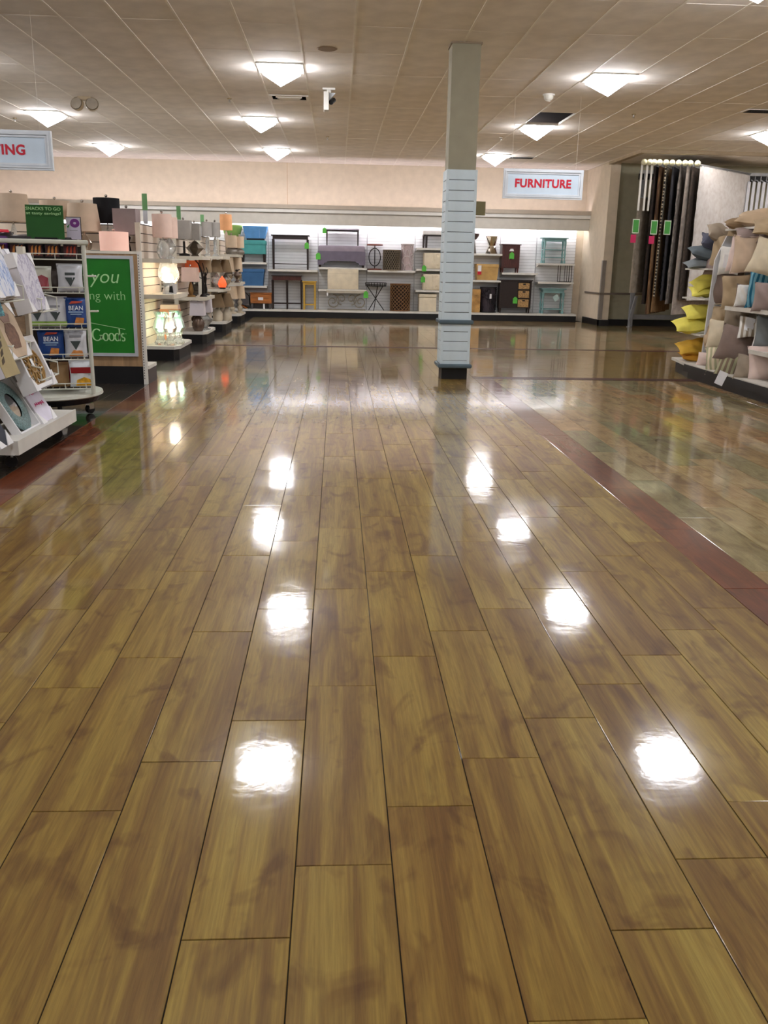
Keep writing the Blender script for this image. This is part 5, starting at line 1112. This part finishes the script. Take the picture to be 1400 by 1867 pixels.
# upper row
pillow('narrow tan cushion standing at the left end of the upper row', 4.96, 11.55, 1.62, .34, .42, .15, 'khaki', 8, -62)
pillow('off-white patterned cushion with a big paper tag, upper row', 4.92, 11.2, 1.50, .32, .36, .13, 'white', 8, -58, tagc=(0, 0, .02))
pillow('blush beige cushion edge-on beside the large beige one', 4.97, 11.0, 1.58, .4, .44, .14, 'pink', 6, -64)
pillow('large square beige cushion facing out, upper row', 4.90, 10.6, 1.565, .42, .45, .16, 'beige', 8, -28, piping='pink')
pillow('cream cushion with a fringed edge at the right, upper row', 4.86, 10.02, 1.52, .42, .42, .15, 'cream', 10, -35, 14, ruffle=.012)
pillow('pinkish grey cushion low at the left of the upper row', 4.93, 11.65, 1.44, .28, .26, .12, 'mauve', 15, -50)
# middle row
pillow('brown cushion with white piping standing in the middle row', 4.97, 11.3, 1.17, .42, .46, .15, 'taupe', 6, -52, piping='cream')
pillow('plain sand cushion slumped beside the white one, middle row', 4.92, 10.85, 1.14, .42, .42, .16, 'khaki', 16, -40, -8)
pillow('small white cushion with a dark cord on the middle shelf lip', 4.80, 10.42, 1.095, .2, .27, .12, 'white', 8, -40, piping='taupe')
pillow('teal ruched cushion in the middle row', 4.90, 10.28, 1.17, .26, .43, .18, stripes('teal', 'aqua', 'teal ruched fabric'), 5, -45, ruffle=.012)
pillow('mauve cushion at the right edge of the middle row', 4.80, 9.78, 1.10, .36, .34, .15, 'mauve', 14, -30)
# lower row
pillow('khaki cushion tucked under the middle shelf at the left', 4.95, 11.25, .80, .34, .3, .14, 'khaki', 20, -40)
pillow('sand patterned cushion under the middle shelf, next to the khaki one', 4.93, 10.85, .76, .3, .34, .14, 'greyb', 18, -35)
pillow('plump cream cushion at the left of the lower row', 4.80, 10.95, .60, .32, .40, .17, 'cream', 14, -35)
pillow('cream cushion behind the plump one at the left end', 4.87, 11.35, .56, .26, .34, .13, 'tan', 8, -62)
pillow('large dark taupe cushion hanging over the lower shelf', 4.76, 10.38, .53, .42, .46, .17, 'taupe', 20, -30, 10)
pillow('grey striped cushion with a folded white price tag', 4.88, 10.25, .74, .34, .30, .15, stripes('greyb', 'white', 'grey stripe fabric'), 35, -25, tagc=(-.06, 0, .03))
pillow('blue grey cushion with a white edge at the right, lower row', 4.90, 9.85, .71, .36, .38, .15, 'steel', 8, -40, piping='white')
# deck
pillow('small blush cushion at the left end of the white deck', 4.82, 11.22, .26, .34, .2, .14, 'pink', 20, -40)
pillow('sage striped ruffled cushion spilling over the deck edge', 4.72, 10.78, .31, .28, .36, .15, stripes('sage', 'cream', 'sage stripe fabric'), 18, -35, -10, ruffle=.014)
pillow('olive striped cushion with a long white paper tag over the plinth', 4.71, 10.36, .31, .28, .36, .15, stripes('sage', 'brown', 'olive stripe fabric'), 18, -32, 12, ruffle=.012, tagc=(-.03, -.15, -.20))
pillow('tan ruffled cushion between the olive stripe and the pale pink one', 4.76, 9.98, .30, .3, .32, .15, 'greyb', 20, -25, 6, ruffle=.014)
pillow('wide pale pink cushion at the right end of the deck', 4.90, 9.8, .38, .46, .42, .18, 'pink', 14, -30, -8)
# far bay
E3 = 'cushions in the far bay of the right gondola'
pillow('dark indigo ruffled cushion at the top of the far bay', 4.98, 11.9, 1.72, .36, .34, .15, 'indigo', 55, -10, 22, ruffle=.012, group=E3)
pillow('charcoal slate cushion lying on the far bay upper shelf', 4.88, 11.86, 1.60, .46, .36, .14, 'slate', 72, -8, 6, group=E3)
pillow('steel grey cushion with white tags under the slate one', 4.86, 11.86, 1.47, .5, .36, .13, 'steel', 74, -8, -8, tagc=(.08, .0, .0), group=E3)
pillow('yellow cushion pointing up on the far bay middle shelf', 4.95, 11.88, 1.25, .42, .34, .13, 'lemon', 60, -10, -28, group=E3)
pillow('lemon cushion lying flat on the far bay middle shelf', 4.93, 11.86, 1.10, .42, .34, .12, 'lemon', 76, -10, group=E3, sd=4)
pillow('lemon cushion upper one of the pair on the far bay lower shelf', 4.90, 11.86, .84, .46, .36, .13, 'lemon', 70, -8, -6, group=E3, sd=5)
pillow('lemon cushion lower one of the pair, corner pointing left', 4.83, 11.86, .67, .56, .38, .17, 'lemon', 72, -8, -6, group=E3, sd=9)
pillow('golden yellow cushion on the far bay deck, upper one', 4.86, 11.86, .37, .46, .36, .16, 'gold', 66, -8, -8, group=E3)
pillow('amber cushion with a paper ticket on the far bay deck', 4.90, 11.86, .25, .44, .36, .12, 'amber', 76, -8, tagc=(.0, .06, .0), group=E3)
